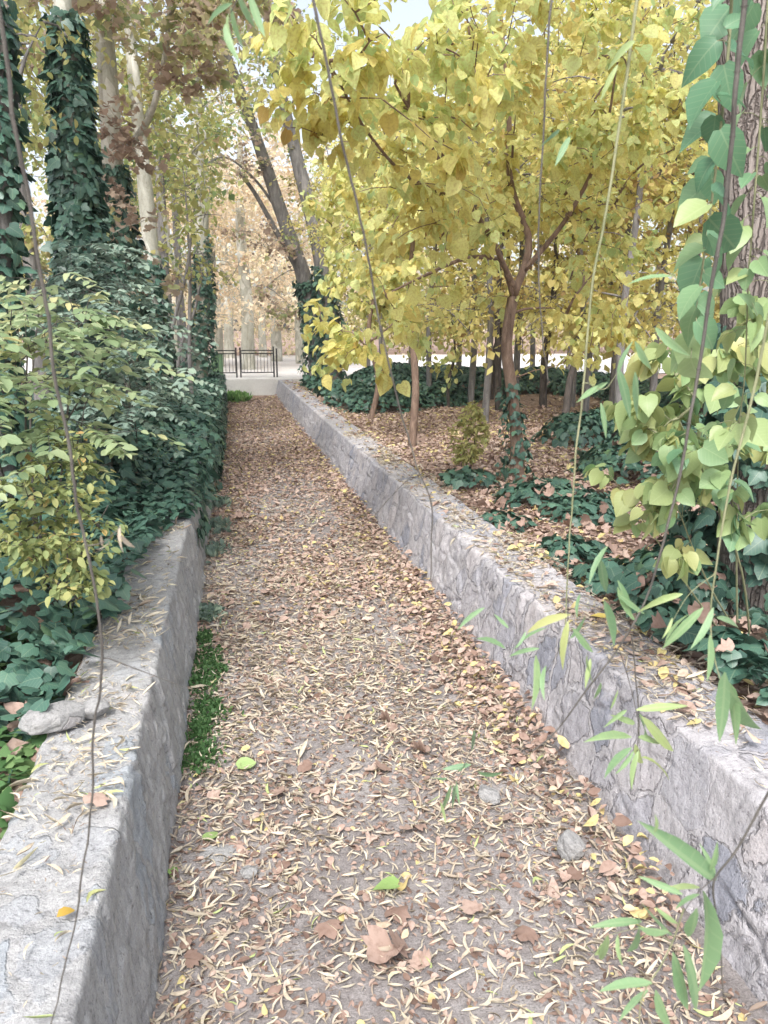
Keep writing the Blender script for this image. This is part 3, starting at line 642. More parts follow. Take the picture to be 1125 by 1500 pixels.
p3 = lt([(228, 500, 0), (222, 380, 0), (205, 200, 0), (192, 80, 0), (185, -80, 0)], 13.5)
make_tree('plane_tree', 'slim grey plane trunk with ivy up its right side', 'tree', rng, [p3], [[.17, .14, .13, .11, .09, .06]],
          [b_(250, 150, 14, 1.2), b_(270, 260, 14.5, .9), b_(150, 150, 14, 1.0), b_(210, 20, 13, 1.5), b_(330, 150, 15, 1.2), b_(240, 330, 13.8, .7)], 120, 13, .13, T_DIA, M['olive'], M['bark_pale'], .5, .25, .005, btint,
          ivy_spec=(p3[:3], [.36, .24, .16], 1300, .095))
p4 = lt([(292, 545, 0), (298, 440, 0), (296, 340, 0), (292, 240, 0), (288, 100, 0), (285, -60, 0)], 21.5)
make_tree('plane_tree', 'grey plane tree with ivied foot at the far end of the left bank', 'tree', rng, [p4, [p4[2], at(262, 400, 21.5), at(240, 310, 21.4), at(225, 200, 21)]], [[.26, .2, .18, .16, .12, .09, .05], [.06, .045, .03]],
          [b_(290, 250, 17.5, 1.0), b_(320, 120, 17, 1.7), b_(250, 150, 17, 1.6), b_(300, 20, 17, 2.0), b_(240, 380, 17, .6), b_(380, 60, 18, 1.5), b_(255, 320, 17, .7)], 130, 13, .13, T_DIA, M['olive'], M['bark_pale'], .5, .3, .005, btint,
          ivy_spec=(p4[:4], [.5, .34, .26, .12], 1700, .1))
# leaning dark trunks at the end of the right wall
rng = np.random.default_rng(51)
c1 = lt([(464, 520, 0), (446, 410, 0), (415, 320, -.3), (385, 230, -.6), (358, 150, -1), (330, 75, -1.5), (290, -60, -2)], 23)
make_tree('leaning_tree', 'dark grey tree trunk leaning left over the end of the path', 'tree', rng,
          [c1, [c1[2], at(405, 340, 23), at(378, 290, 22.8), at(350, 250, 22.5)], [c1[3], at(370, 260, 22.5), at(330, 230, 22), at(300, 240, 21.5)]], [[.28, .25, .22, .19, .165, .14, .11, .07], [.10, .075, .045], [.05, .03, .015]],
          [b_(330, 30, 20, 1.5), b_(400, 60, 21, 1.2), b_(355, 225, 22, .8), b_(395, 430, 23, .9), b_(400, 360, 23, .9), b_(300, 90, 19, 1.1), b_(270, 10, 18, 1.5), b_(350, 350, 22, .6), b_(420, 470, 23, .6)],
          120, 18, .09, T_PLANE, M['brown_tree'], M['bark_grey'], .5, .25, .005, btint, ivy_spec=(c1[:3], [.38, .34, .24], 1100, .11))
c2 = lt([(486, 500, 0), (472, 390, 0), (450, 290, 0), (428, 205, 0), (402, 90, 0), (380, -60, 0)], 22)
make_tree('leaning_tree', 'second dark leaning trunk close behind yellow leaves at the wall end', 'tree', rng, [c2], [[.3, .26, .22, .19, .15, .12, .08]],
          [b_(440, 120, 22, 1.5), b_(420, 40, 21, 1.8), b_(490, 250, 22, 1.6), b_(465, 340, 22, 1.1), b_(380, 180, 22, 1.2), b_(520, 360, 22, 1.4)], 130, 14, .11, T_DIA, M['olive'], M['bark_grey'], .5, .25, .005, btint,
          ivy_spec=(c2[:3], [.42, .36, .25], 1000, .11))

# plane trees across the road and in the far wood: built once per kind, then copied
rng = np.random.default_rng(61)
def generic(lab, r, h, lmat, bmat, ntar, per, size, cr, tmpl, grp):
    p = np.array([0, 300.0, .5]); t = [p, p + [.05, 0, h * .3], p + [-.05, .05, h * .6], p + [.05, 0, h]]
    bl = [(p + [0, 0, h * .75], cr), (p + [cr * .6, cr * .3, h * .85], cr * .8), (p + [-cr * .6, -.2, h * .8], cr * .8), (p + [.1, -cr * .4, h * .34], cr * .8), (p + [0, .3, h * 1.05], cr * .9)]
    return make_tree('woodland_tree', lab, 'tree', rng, [t], [[r * 1.3, r, r * .8, r * .4]], bl, ntar, per, size, tmpl, lmat, bmat, .5, .35, .008, btint, grp)
G1, G2, G3 = 'pale plane trees across the white road', 'yellow trees deep in the right wood', 'olive trees behind the left bank'
far_spots = [(318, 36), (362, 33), (440, 38), (405, 41), (255, 35), (480, 34), (200, 38), (335, 46), (385, 47)]
A = generic('pale trunked plane tree with peach leaves across the white road', .21, 8.0, M['peach'], M['bark_pale'], 130, 26, .17, 2.9, T_DIA, G1)
for i, (px, Y) in enumerate(far_spots):
    q = at(px, 500, Y); loc = (q[0], Y, .55); s_ = rng.uniform(.85, 1.2)
    if i == 0: A.location = loc; A.rotation_euler.z = .5
    else: copy_thing(A, 'pale trunked plane tree with peach leaves across the white road', loc, rng.uniform(0, 6), s_, G1)
Bt = generic('yellow leaved tree standing deep in the wood behind the litter clearing', .055, 6.0, M['yellow_far'], M['bark_grey'], 150, 24, .11, 2.0, T_DIA, G2)
right_spots = [(712, 13.5), (860, 12.8), (910, 11), (560, 19), (630, 17), (690, 16.5), (755, 17.5), (840, 15.5), (900, 14), (960, 12.5), (1010, 15), (670, 21), (780, 22), (870, 20), (950, 19), (1060, 12), (1040, 19), (600, 24), (730, 25), (1120, 16), (830, 26), (540, 25), (1180, 14)]
for i, (px, Y) in enumerate(right_spots):
    q = at(px, 560, Y); loc = (q[0], Y, .5); s_ = rng.uniform(.85, 1.25)
    if i == 0: Bt.location = loc
    else: copy_thing(Bt, 'yellow leaved tree standing deep in the wood behind the litter clearing', loc, rng.uniform(0, 6), s_, G2)
Ct = generic('olive leaved tree in the wood behind the left bank', .13, 7.5, M['olive'], M['bark_grey'], 90, 20, .15, 1.9, T_DIA, G3)
left_spots = [(60, 15), (150, 18), (250, 23), (20, 20), (110, 24), (195, 27), (-60, 16), (270, 29)]
for i, (px, Y) in enumerate(left_spots):
    q = at(px, 560, Y); loc = (q[0], Y, .5); s_ = rng.uniform(.85, 1.2)
    if i == 0: Ct.location = loc
    else: copy_thing(Ct, 'olive leaved tree in the wood behind the left bank', loc, rng.uniform(0, 6), s_, G3)
# thin pale saplings between the left trunks
for k, (x0, y0, x1, y1, Y, lab) in enumerate([(278, 530, 268, 250, 16, 'bare thin sapling just left of the grey tree at the bank end'), (250, 500, 285, 300, 15, 'bare slanting sapling crossing between the two grey plane trunks'),
                                             (262, 520, 300, 380, 16.5, 'short bare sapling leaning towards the path end')]):
    rg = np.random.default_rng(300 + k); q = lt([(x0, y0, 0), ((x0 + x1) / 2 + 5, (y0 + y1) / 2, 0), (x1, y1, 0)], Y)
    make_tree('sapling', lab, 'sapling', rg, [q], [[.05, .04, .03, .012]], [(q[-1], .9), (q[-2], .6)], 30, 4, .1, T_DIA, M['olive'], M['bark_grey'], .5, .2, .006, btint)

# far wood closing the view
rng = np.random.default_rng(71); n = 520
cx = np.r_[rng.uniform(-30, 48, n)]; cy = rng.uniform(46, 62, n); cz = rng.uniform(1.0, 10.5, n) * (.55 + .5 * fbm(P3(cx * .2, cy * .1), 5, 3)) + .5
c = np.repeat(np.stack([cx, cy, cz], -1), 60, 0); m = len(c); P = c + rng.normal(size=(m, 3)) * [1.3, 1.0, .8]
P[:, 2] = np.maximum(P[:, 2], .6)
tv = np.clip(.5 + (fbm(P * .15, 9, 3) - .5) * 2 + rng.normal(0, .16, m) + .3 * np.exp(-((P[:, 0] - 1) / 5) ** 2) - .1, 0, 1)
tag(leaf_obj('woodland', T_DIA, P, rdir(rng, m) + UP * .5, rdir(rng, m) - UP * .4, rng.uniform(.22, .42, m), tv, M['woods'], None, rng), kind='stuff')

# ------------------------------------------------------------------ shrubs
def shrub(name, label, rng, base, blobs, ntar, per, size, tmpl, lmat, bmat, droop=.4, spread=.05, lc=True, tint=None, stems=3, r=.012, cat='shrub', upn=1.0):
    tr = []
    for k in range(stems):
        b = blobs[k % len(blobs)]; e = b[0] + rng.normal(size=3) * b[1] * .3; s0 = base + np.r_[rng.normal(size=2) * .06, 0]
        tr.append([s0, s0 * .6 + e * .4 + rng.normal(size=3) * .04, e])
    return make_tree(name, label, cat, rng, tr, [[r, r * .8, r * .4]] * stems, blobs, ntar, per, size, tmpl, lmat, bmat, droop, spread, .0018, tint, lc=lc, sides=6, rough=.05, wob=.25, upn=upn, crown='foliage')
def pinnate_shrub(name, label, rng, base, blobs, nfr, size, lmat, bmat, tintc):
    """arching stems carrying fronds of paired leaflets"""
    root = thing(name, label, 'shrub', base); tg = blob_pts(rng, blobs, nfr); mb = MB(); Ps, Ds, Ns = [], [], []
    sk = [np.linspace(base, b[0], 12) + np.sin(np.linspace(0, 3.14, 12))[:, None] * rng.normal(size=3) * .08 for b in blobs]
    for q in sk: mb.tube(q, np.linspace(.009, .004, 12), 5, False, link='near')
    paths, par, cnt, ns = grow(rng, sk, tg, .2)
    for q in paths[ns:]:
        mb.tube(q, np.linspace(.003, .0012, len(q)), 4, False, link='near')
        L = rng.uniform(.2, .34); out = q[-1] - q[0]; out[2] *= .3; out = out / (np.linalg.norm(out) + 1e-6) + rng.normal(size=3) * .35; out[2] = rng.uniform(-.1, .25); out /= np.linalg.norm(out)
        u = np.linspace(0, 1, 7); rach = q[-1] + out * (L * u)[:, None] - UP * (.35 * L * u * u)[:, None]; mb.tube(rach, .0013, 4, False, link='near')
        side = np.cross(out, UP); side /= np.linalg.norm(side) + 1e-6
        for j in range(1, 7):
            for s_ in (-1, 1):
                Ps.append(rach[j]); Ds.append(side * s_ + out * .45 - UP * rng.uniform(.1, .5)); Ns.append(UP + rng.normal(size=3) * .25)
        Ps.append(rach[-1]); Ds.append(out - UP * .4); Ns.append(UP + rng.normal(size=3) * .2)
    P = np.array(Ps); mb.build('stems', bmat, root)
    tv = np.clip(tintc + (fbm(P * 1.6, 33, 2) - .5) * .8 + rng.normal(0, .13, len(P)), 0, 1)
    leaf_obj('foliage', T_OVAL, P, np.array(Ns), np.array(Ds), size * np.exp(rng.normal(0, .18, len(P))), tv, lmat, root, rng, True)
    return root
rng = np.random.default_rng(81)
pinnate_shrub('leafy_shrub', 'tall pale green shrub with paired leaflets against the ivied trunks', rng, gnd(70, 860, .55),
              [b_(40, 520, 4.2, .42), b_(110, 470, 4.5, .3), b_(20, 640, 4.0, .4), b_(120, 620, 4.1, .28), b_(150, 540, 4.5, .22), b_(-40, 560, 4.0, .4), b_(60, 430, 5.0, .25)], 140, .07, M['light_green'], M['twig_grey'], .58)
pinnate_shrub('leafy_shrub', 'dusky grey green shrub crowding the foot of the pale plane tree', rng, gnd(200, 660, .6),
              [b_(190, 560, 6.6, .6), b_(160, 480, 6.8, .55), b_(170, 590, 6.4, .35), b_(130, 400, 7.4, .45), b_(225, 570, 7.6, .3)], 260, .07, M['grey_green'], M['twig_grey'], .5)
shrub('leafy_shrub', 'small yellowing bush with tiny leaves low by the left wall', rng, gnd(95, 900, .55),
      [b_(95, 790, 3.6, .26), b_(60, 720, 3.7, .22), b_(120, 720, 3.7, .18), b_(105, 850, 3.5, .16), b_(40, 800, 3.6, .2), b_(90, 660, 3.8, .2)], 170, 15, .042, T_OVAL, M['yellow_green'], M['twig_grey'], stems=6, r=.006)
shrub('leafy_shrub', 'small golden bush growing alone from the leaf litter clearing', rng, gnd(680, 693, .53),
      [b_(688, 640, 8.4, .24, 1.2), b_(692, 612, 8.4, .17, 1.2), b_(680, 665, 8.4, .16, 1)], 150, 16, .05, T_OVAL, M['olive'], M['bark_brown'], stems=5, r=.012, spread=.03, tint=lambda P, r_: np.clip(r_.normal(.45, .15, len(P)), 0, 1))
# broad leaved shrub on the right: green shoots in front, yellowing clump below
def vt(P, rng): return np.clip(.78 - .42 * sstep(1.75, 2.5, P[:, 2]) - .25 * sstep(2.3, 2.9, P[:, 2]) + rng.normal(0, .12, len(P)), 0, 1)
rng = np.random.default_rng(91); bs = gnd(1090, 960, .52)
shrub('broadleaf_shrub', 'yellow green shrub of round leaves leaning over ivy near the right edge', rng, bs,
      [b_(930, 700, 3.0, .24, .9), b_(1000, 630, 2.9, .30, .9), b_(1090, 680, 2.9, .3), b_(980, 740, 2.8, .2, 1.2), b_(1090, 480, 2.9, .25), b_(1110, 760, 2.7, .15), b_(960, 760, 2.9, .12), b_(1000, 820, 2.8, .09), b_(920, 630, 3.1, .16), b_(1100, 560, 2.9, .22), b_(890, 590, 3.3, .12), b_(1010, 520, 3.0, .2)],
      88, 8, .076, T_HEART, M['vine_green'], M['twig_green'], .7, .03, True, lambda P, r_: np.clip(.74 + (fbm(P * 3, 8, 2) - .5) * .7 + r_.normal(0, .12, len(P)), 0, 1), 4, .006, upn=.7)
tr_ = [at(1075, -60, 1.75), at(1068, 60, 1.75), at(1052, 220, 1.75), at(1035, 350, 1.78), at(1018, 470, 1.8), at(1010, 540, 1.82)]
root = thing('leafy_shoot', 'hanging shoot of big fresh green round leaves before the rough trunk', 'branch', tr_[0])
mb = MB(); q = smooth_path(tr_, 60); mb.tube(q, np.linspace(.004, .002, 60), 6)
big_leaves = [  # px, py of leaf base; px, py of tip; tint
    (1050, 60, 1000, 110, .1), (1062, 40, 1095, 20, .1), (1060, 95, 1075, 165, .12), (1050, 120, 1005, 185, .1), (1065, 70, 1120, 80, .05), (1050, 175, 998, 205, .15), (1048, 170, 1040, 225, .12), (1055, 190, 1085, 255, .1),
    (1045, 235, 1010, 275, .05), (1042, 250, 1045, 300, .1), (1040, 265, 990, 305, .3), (1042, 280, 1075, 310, .12), (1036, 300, 985, 330, .65), (1038, 320, 1085, 370, .1), (1032, 350, 1000, 365, .7), (1030, 365, 985, 385, .45),
    (1030, 380, 1000, 440, .2), (1032, 400, 1070, 420, .25), (1025, 420, 985, 455, .35), (1025, 430, 1030, 490, .3), (1020, 450, 990, 500, .42), (1020, 470, 1055, 510, .4), (1015, 490, 1000, 550, .6), (1015, 500, 985, 530, .55), (1012, 525, 1025, 580, .6),
    (1070, 10, 1030, 55, .12), (1075, -20, 1110, 40, .08), (1078, -30, 1045, 10, .1), (1060, 215, 1100, 230, .12), (1035, 345, 1070, 400, .2), (1022, 445, 1070, 470, .35), (1050, 140, 1100, 140, .08), (1040, 235, 1005, 245, .35)]
Pl, Nl, Dl, Sl, Tl = [], [], [], [], []
for (x0, y0, x1, y1, tv) in big_leaves:
    Yj = 1.75 + rng.uniform(-.12, .12); a = at(x0, y0, Yj); e = at(x1, y1, Yj + rng.uniform(-.04, .04)); d = e - a; near = q[np.argmin(np.linalg.norm(q - a, axis=1))]
    mb.tube(np.array([near, (near + a) / 2 + [0, 0, .005], a]), .0011, 4, link='near')
    Pl.append(a); Dl.append(d); Sl.append(np.linalg.norm(d) * .98); Tl.append(tv + rng.normal(0, .05)); Nl.append(-ray(x0, y0) * .8 + UP * .7 + rng.normal(size=3) * .35)
mb.build('stem', M['twig_green'], root)
leaf_obj('leaves', T_OVATE, Pl, np.array(Nl), np.array(Dl), np.array(Sl), np.array(Tl), M['vine_green'], root, rng, True)

rg = np.random.default_rng(95); tr_ = [at(1128, -60, 1.95), at(1118, 120, 1.95), at(1106, 280, 1.97), at(1096, 420, 2.0), at(1090, 560, 2.05), at(1080, 640, 2.1)]
root = thing('leafy_shoot', 'second shoot with smaller lighter leaves hanging along the rough trunk at the right edge', 'branch', tr_[0]); mb = MB(); q = smooth_path(tr_, 70); mb.tube(q, np.linspace(.0035, .0016, 70), 6)
Pl, Nl, Dl, Sl, Tl = [], [], [], [], []
for k in range(66):
    i = int(rg.uniform(0, 69)); side = rg.normal(size=3) * [1, .7, .2]; side /= np.linalg.norm(side); a = q[i] + side * rg.uniform(.01, .07) - UP * rg.uniform(0, .02); mb.tube(np.array([q[i], (q[i] + a) / 2 + [0, 0, .006], a]), .001, 4, link='near')
    Pl.append(a); Dl.append(side * .8 - UP * rg.uniform(.3, 1.0)); Nl.append(UP * .7 + side * .5 - FWD * .5 + rg.normal(size=3) * .4); Sl.append(rg.uniform(.055, .095)); Tl.append(np.clip(.22 + .5 * i / 69 + rg.normal(0, .12), 0, 1))
mb.build('stem', M['twig_green'], root); leaf_obj('leaves', T_OVATE, Pl, np.array(Nl), np.array(Dl), np.array(Sl), np.array(Tl), M['vine_green'], root, rg, True)

# ------------------------------------------------------------------ ivy and ground cover
def scatter_surface(name, rng, xr, yr, dens, zf, size, tmpl, mat, maskf=None, jit=.03, tintm=.42, flat_=.4, lc=True, up=1.0, tint_sd=.2, kind='stuff', lay=.0, shear=False):
    n = int((xr[1] - xr[0]) * (yr[1] - yr[0]) * dens); x = rng.uniform(*xr, n); y = rng.uniform(*yr, n)
    if maskf is not None:
        k = rng.uniform(0, 1, n) < maskf(x, y); x, y = x[k], y[k]
    n = len(x); z = zf(x, y); e = .05; x0_ = x
    if shear: x = x + SH(y)
    nx = -(zf(x0_ + e, y) - z) / e; ny = -(zf(x0_, y + e) - z) / e; N = np.stack([nx, ny, np.full(n, up)], -1); N /= np.linalg.norm(N, axis=1)[:, None]
    P = np.stack([x, y, z + rng.uniform(0, 1, n) * lay], -1) + N * (rng.uniform(0, jit, n))[:, None]
    D = rdir(rng, n); D = D - N * np.sum(D * N, 1)[:, None] * .85 + np.array([0, 0, -.35 if lc else 0])
    S = size * np.exp(rng.normal(0, .28, n)) * (1 + .0 * y); tv = np.clip(rng.normal(tintm, tint_sd, n), 0, 1)
    return leaf_obj(name, tmpl, P, N + rdir(rng, n) * flat_, D, S, tv, mat, None, rng, lc)
rng = np.random.default_rng(101)
def zivyL(x, y):
    h = .05 + .28 * fbm(P3(x * .9, y * .7), 91, 3) * sstep(-.75, -1.3, x) + .18 * sstep(7, 12, y) * np.exp(-((x + 1.0) / .8) ** 2) + .12 * (fbm(P3(x * 3, y * 3), 92, 2) - .3)
    z = np.maximum(zbank(x, y), np.where((x > XLO) & (x < XLT + .05), WTOP, 0)) + h * sstep(2.5, 4.2, y + (fbm(P3(x * 1.5, y * 1.5), 93, 2) - .5) * 1.5)
    return z
def mL(x, y):
    edge = XLO + .1 + .45 * sstep(5.6, 7.6, y) + .35 * (fbm(P3(x * 1.3, y * 1.3), 94, 3) - .5)
    return np.where(x < edge, 1, 0) * sstep(2.2, 3.6, y + (fbm(P3(x * 1.8, y * 1.8), 95, 3) - .5) * 2.2)
tag(scatter_surface('ivy_ground_cover', rng, (-4.2, XLT + .12), (2.2, 9), 520, zivyL, .085, T_IVY, M['ivy'], mL, .12), 'dark ivy covering the left bank up to the stone wall', 'ivy', kind='stuff')
tag(scatter_surface('ivy_ground_cover', rng, (-5.0, XLT + .12), (9, 24), 300, zivyL, .10, T_IVY, M['ivy'], mL, .15), 'dark ivy mounded over the far half of the left wall', 'ivy', kind='stuff')
# ivy hanging down the path side of the left wall
n = 6800; y = rng.uniform(6.5, 24.5, n); u = rng.uniform(0, 1, n); lo = .0 + .5 * fbm(P3(y * .8, 0 * y), 96, 3) * sstep(12, 6, y); z = lo + (WTOP + .16 * sstep(7, 12, y) - lo) * u
k = rng.uniform(0, 1, n) < sstep(7.2, 12.5, y + (fbm(P3(y * 2.2, z * 3), 97, 3) - .5) * 7 - 3 * (z < .3)); y, z = y[k], z[k]; n = len(y)
bul = .05 + .13 * fbm(P3(y * 1.1, z * 2), 98, 3) * sstep(7, 13, y); x = XLB + (XLT - XLB) * np.clip(z / WTOP, 0, 1.2) + bul * rng.uniform(.5, 1, n)
N = np.stack([np.ones(n), rng.normal(0, .4, n), np.full(n, .55)], -1); D = np.stack([rng.normal(.2, .3, n), rng.normal(0, .6, n), -np.ones(n)], -1)
tag(leaf_obj('hanging_ivy', T_IVY, np.stack([x, y, z], -1), N, D, .085 * np.exp(rng.normal(0, .25, n)), np.clip(rng.normal(.45, .2, n), 0, 1), M['ivy'], None, rng, True), 'ivy hanging down the path side of the left wall', 'ivy', kind='stuff')

# ivy patches of the right bank
patches = [(685, 712, .34, .16), (800, 735, .5, .18), (860, 755, .45, .16), (735, 772, .22, .08), (835, 815, .3, .1), (900, 860, .3, .14), (950, 935, .3, .16), (1040, 1000, .4, .2), (1010, 880, .5, .35), (1090, 1050, .35, .2), (1085, 860, .55, .55),
           (500, 592, .9, .4), (560, 600, 1.0, .35), (620, 590, 1.2, .35), (580, 570, 1.5, .6), (700, 572, 1.8, .5), (790, 572, 1.4, .5), (650, 560, 1.6, .4), (840, 650, .5, .35), (870, 576, 1.5, .4), (970, 590, 1.3, .4), (1000, 700, 1.2, .5), (940, 640, 1.2, .4), (455, 575, .7, .35), (1080, 600, 1.6, .6)]
pc = [(gnd(px, py, .53), r, h) for px, py, r, h in patches]
def zR(x, y):
    z = zbank(x, y)
    for p, r, h in pc: z = np.maximum(z, zbank(x, y) + h * np.clip(1 - ((x - p[0]) ** 2 + (y - p[1]) ** 2) / r ** 2, 0, 1) ** .7)
    return z
def mR(x, y):
    d = np.full(np.shape(x), 9.0); 
    for p, r, h in pc: d = np.minimum(d, np.hypot(x - p[0], y - p[1]) / r)
    return (sstep(1.15, .8, d + (fbm(P3(x * 3, y * 3), 99, 3) - .5) * .7)) * (x > XRO - .03 + SH(y))
tag(scatter_surface('ivy_ground_cover', rng, (1.9, 9), (1.8, 9), 560, zR, .082, T_IVY, M['ivy'], mR, .07), 'low ivy patches in the leaf litter beyond the right wall', 'ivy', kind='stuff')
tag(scatter_surface('ivy_ground_cover', rng, (1.7, 14), (9, 25), 420, zR, .1, T_IVY, M['ivy'], mR, .15), 'dark ivy belt at the back of the litter clearing', 'ivy', kind='stuff')

# ------------------------------------------------------------------ leaf litter
rng = np.random.default_rng(111)
def zp2(x, y): return zpath(x, y)
def dens_w(x, y): return (.22 + 1.0 * sstep(.40, .62, fbm(P3(x * 1.7, y * .9), 121, 3)) + .5 * sstep(.35, .8, np.abs(x - .6))) * sstep(11, 4.5, y) * .9 + .05 + .35 * sstep(4.2, 3.0, y)
tag(scatter_surface('willow_leaf_litter', rng, (-.36, 1.56), (1.2, 12), 1250, zp2, .054, T_LITLANCE, M['straw'], dens_w, .02, .55, .35, False), 'curled straw coloured willow leaves strewn over the near path', 'leaf litter', kind='stuff')
def dens_b(x, y): return np.clip((.03 + .9 * sstep(3.6, 8.5, y + (fbm(P3(x * 1.2, y * .8), 122, 3) - .5) * 5)) * (.22 + .9 * sstep(.38, .58, fbm(P3(x * 1.6, y * .7), 123, 3)) + .5 * sstep(8, 13, y)) + .6 * sstep(1.0, 1.4, x) * sstep(2.5, 4.5, y), 0, 1)
tag(scatter_surface('brown_leaf_litter', rng, (-.36, 1.56), (1.2, 25.3), 1150, zp2, .047, T_LITOVAL, M['litter'], dens_b, .025, .6, .5, False, tint_sd=.24), 'brown fallen leaves carpeting the path', 'leaf litter', kind='stuff')
tag(scatter_surface('leaf_fragments', rng, (-.36, 1.56), (1.4, 9), 1500, zp2, .026, T_LITOVAL, M['litter'], dens_w, .01, .4, .5, False, tint_sd=.3), 'crumbs of brown leaf ground into the near path', 'leaf litter', kind='stuff')
tag(scatter_surface('brown_leaf_litter', rng, (1.22, 1.60), (2.2, 25), 900, lambda x, y: zpath(x, y) + .05 * sstep(1.25, 1.6, x), .045, T_LITOVAL, M['litter'], lambda x, y: sstep(1.2, 1.5, x) * (.3 + .7 * sstep(.35, .6, fbm(P3(x, y * 1.3), 140, 3))), .03, .62, .7, False, tint_sd=.28, lay=.03, shear=True), 'brown leaves drifted against the foot of the right wall', 'leaf litter', kind='stuff')
tag(scatter_surface('plane_leaf_litter', rng, (-.3, 1.54), (1.6, 16), 8, zp2, .066, T_PLANE, M['litter'], None, .03, .42, .6, False), 'lobed brown plane leaves scattered over the path', 'leaf litter', kind='stuff')
def mBk(x, y): return np.where((x > XRO + SH(y)) | (x < XLO), 1, 0) * np.where(x > 0, 1, sstep(4.5, 2.5, y))
tag(scatter_surface('bank_leaf_litter', rng, (1.8, 8), (1, 16), 820, zbank, .052, T_LITOVAL, M['litter'], mBk, .03, .63, .5, False, tint_sd=.25), 'brown and yellow leaf litter of the right bank', 'leaf litter', kind='stuff')
tag(scatter_surface('bank_leaf_litter', rng, (2.1, 5), (1, 8), 20, lambda x, y: zR(x, y) + .05, .07, T_PLANE, M['litter'], mBk, .05, .3, .6, False), 'dead leaves caught in the ivy of the right bank', 'leaf litter', kind='stuff')
tag(scatter_surface('bank_leaf_litter', rng, (2.1, 10), (1, 18), 6, zbank, .10, T_PLANE, M['litter'], mBk, .04, .6, .4, False), 'large curled leaves lying on the right bank', 'leaf litter', kind='stuff')
tag(scatter_surface('bank_leaf_litter', rng, (-3, XLO), (1, 4.8), 190, zbank, .1, T_LITOVAL, M['litter'], mBk, .05, .6, .5, False), 'dry leaf litter behind the near left wall', 'leaf litter', kind='stuff')
tag(scatter_surface('bank_leaf_litter', rng, (-3, XLO), (1, 4.5), 40, zbank, .10, T_PLANE, M['litter'], mBk, .06, .35, .5, False), 'large curled brown leaves behind the near left wall', 'leaf litter', kind='stuff')
def ztop(x, y): return WTOP + .012 + .035 * (fbm(P3(x * 3, y * 2), 5, 2) - .5)
def mwl(x, y): return .15 + .85 * sstep(.42, .66, fbm(P3(x * 3.2, y * 2.2), 131, 3))
tag(scatter_surface('leaf_fragments', rng, (XLO + .02, XLT - .02), (1.0, 6.4), 1500, ztop, .022, T_LITLANCE, M['straw'], mwl, .01, .45, .4, False, tint_sd=.3), 'leaf crumbs on top of the left wall', 'leaf litter', kind='stuff')
tag(scatter_surface('leaf_fragments', rng, (XRT + .03, XRO + .05), (1.2, 9), 1500, ztop, .022, T_LITLANCE, M['straw'], mwl, .01, .4, .4, False, shear=True, tint_sd=.3), 'leaf crumbs on top of the right wall', 'leaf litter', kind='stuff')
tag(scatter_surface('willow_leaf_litter', rng, (XLO + .02, XLT - .02), (1.0, 6.4), 520, ztop, .062, T_LITLANCE, M['straw'], mwl, .01, .66, .3, False), 'pale willow leaves lying on top of the left wall', 'leaf litter', kind='stuff')
tag(scatter_surface('willow_leaf_litter', rng, (XRT + .03, XRO + .05), (1.2, 12), 760, ztop, .058, T_LITLANCE, M['straw'], mwl, .01, .5, .35, False, shear=True), 'pale willow leaves lying on top of the right wall', 'leaf litter', kind='stuff')
tag(scatter_surface('brown_leaf_litter', rng, (XRT + .05, XRO + .05), (2.0, 25), 380, ztop, .055, T_LITOVAL, M['litter'], lambda x, y: mwl(x, y) * (.3 + .7 * sstep(XRT, XRO, x)), .012, .7, .4, False, tint_sd=.28, shear=True), 'brown and yellow leaves along the top of the right wall', 'leaf litter', kind='stuff')

# moss and weeds at the foot of the left wall
def blades(name, label, rng, cs, n, h, mat, kind='stuff'):
    k = rng.integers(0, len(cs), n); c = np.array([q[0] for q in cs])[k]; r = np.array([q[1] for q in cs])[k]
    a = rng.normal(size=(n, 2)) * r[:, None] * [.38, .75]; P = np.c_[c[:, 0] + a[:, 0], c[:, 1] + a[:, 1], 0 * a[:, 0]]; P[:, 2] = zpath(P[:, 0], P[:, 1]) + .02 * rng.uniform(0, 1, n)
    D = rdir(rng, n) * .8 + UP * .7; N = rdir(rng, n) + UP * .3
    return tag(leaf_obj(name, T_OVAL, P, N, D, h * rng.uniform(.6, 1.4, n), rng.normal(.5, .25, n), mat, None, rng), label, 'moss' if 'moss' in name else 'weeds', kind=kind)
def foot(y): return np.array([XLB + .07, y, 0])
def ypath(py): return gnd(300, py, .03)[1]
blades('moss', 'bright green moss tufts at the foot of the left wall', rng, [(foot(ypath(972)) + [.01, 0, 0], .12), (foot(ypath(1005)), .11), (foot(ypath(1050)) + [.04, 0, 0], .12), (foot(ypath(940)) - [.03, 0, 0], .07), (foot(ypath(1075)) + [.0, 0, 0], .06), (foot(ypath(990)) + [.09, 0, 0], .05), (foot(ypath(905)) - [.03, 0, 0], .08), (foot(ypath(1110)), .12)], 4600, .027, M['moss'])
blades('weeds', 'small leafy weeds rooted along the left wall foot', rng, [(foot(ypath(775)), .2), (foot(ypath(815)), .15), (foot(ypath(905)), .13), (foot(ypath(740)), .2)], 700, .06, M['grey_green'])
blades('weeds', 'fresh green grass where the path meets the far white wall', rng, [(np.array([.05, 24.9, 0]), .35), (np.array([.0, 24.2, 0]), .3)], 1500, .2, M['grass'])
n = 1500; P = np.c_[rng.uniform(-1.35, XLO - .02, n), rng.uniform(1.9, 4.6, n), np.zeros(n)]; k = fbm(P3(P[:, 0] * 3, P[:, 1] * 3), 44, 2) > .5; P = P[k]; n = len(P); P[:, 2] = zbank(P[:, 0], P[:, 1]) + .01
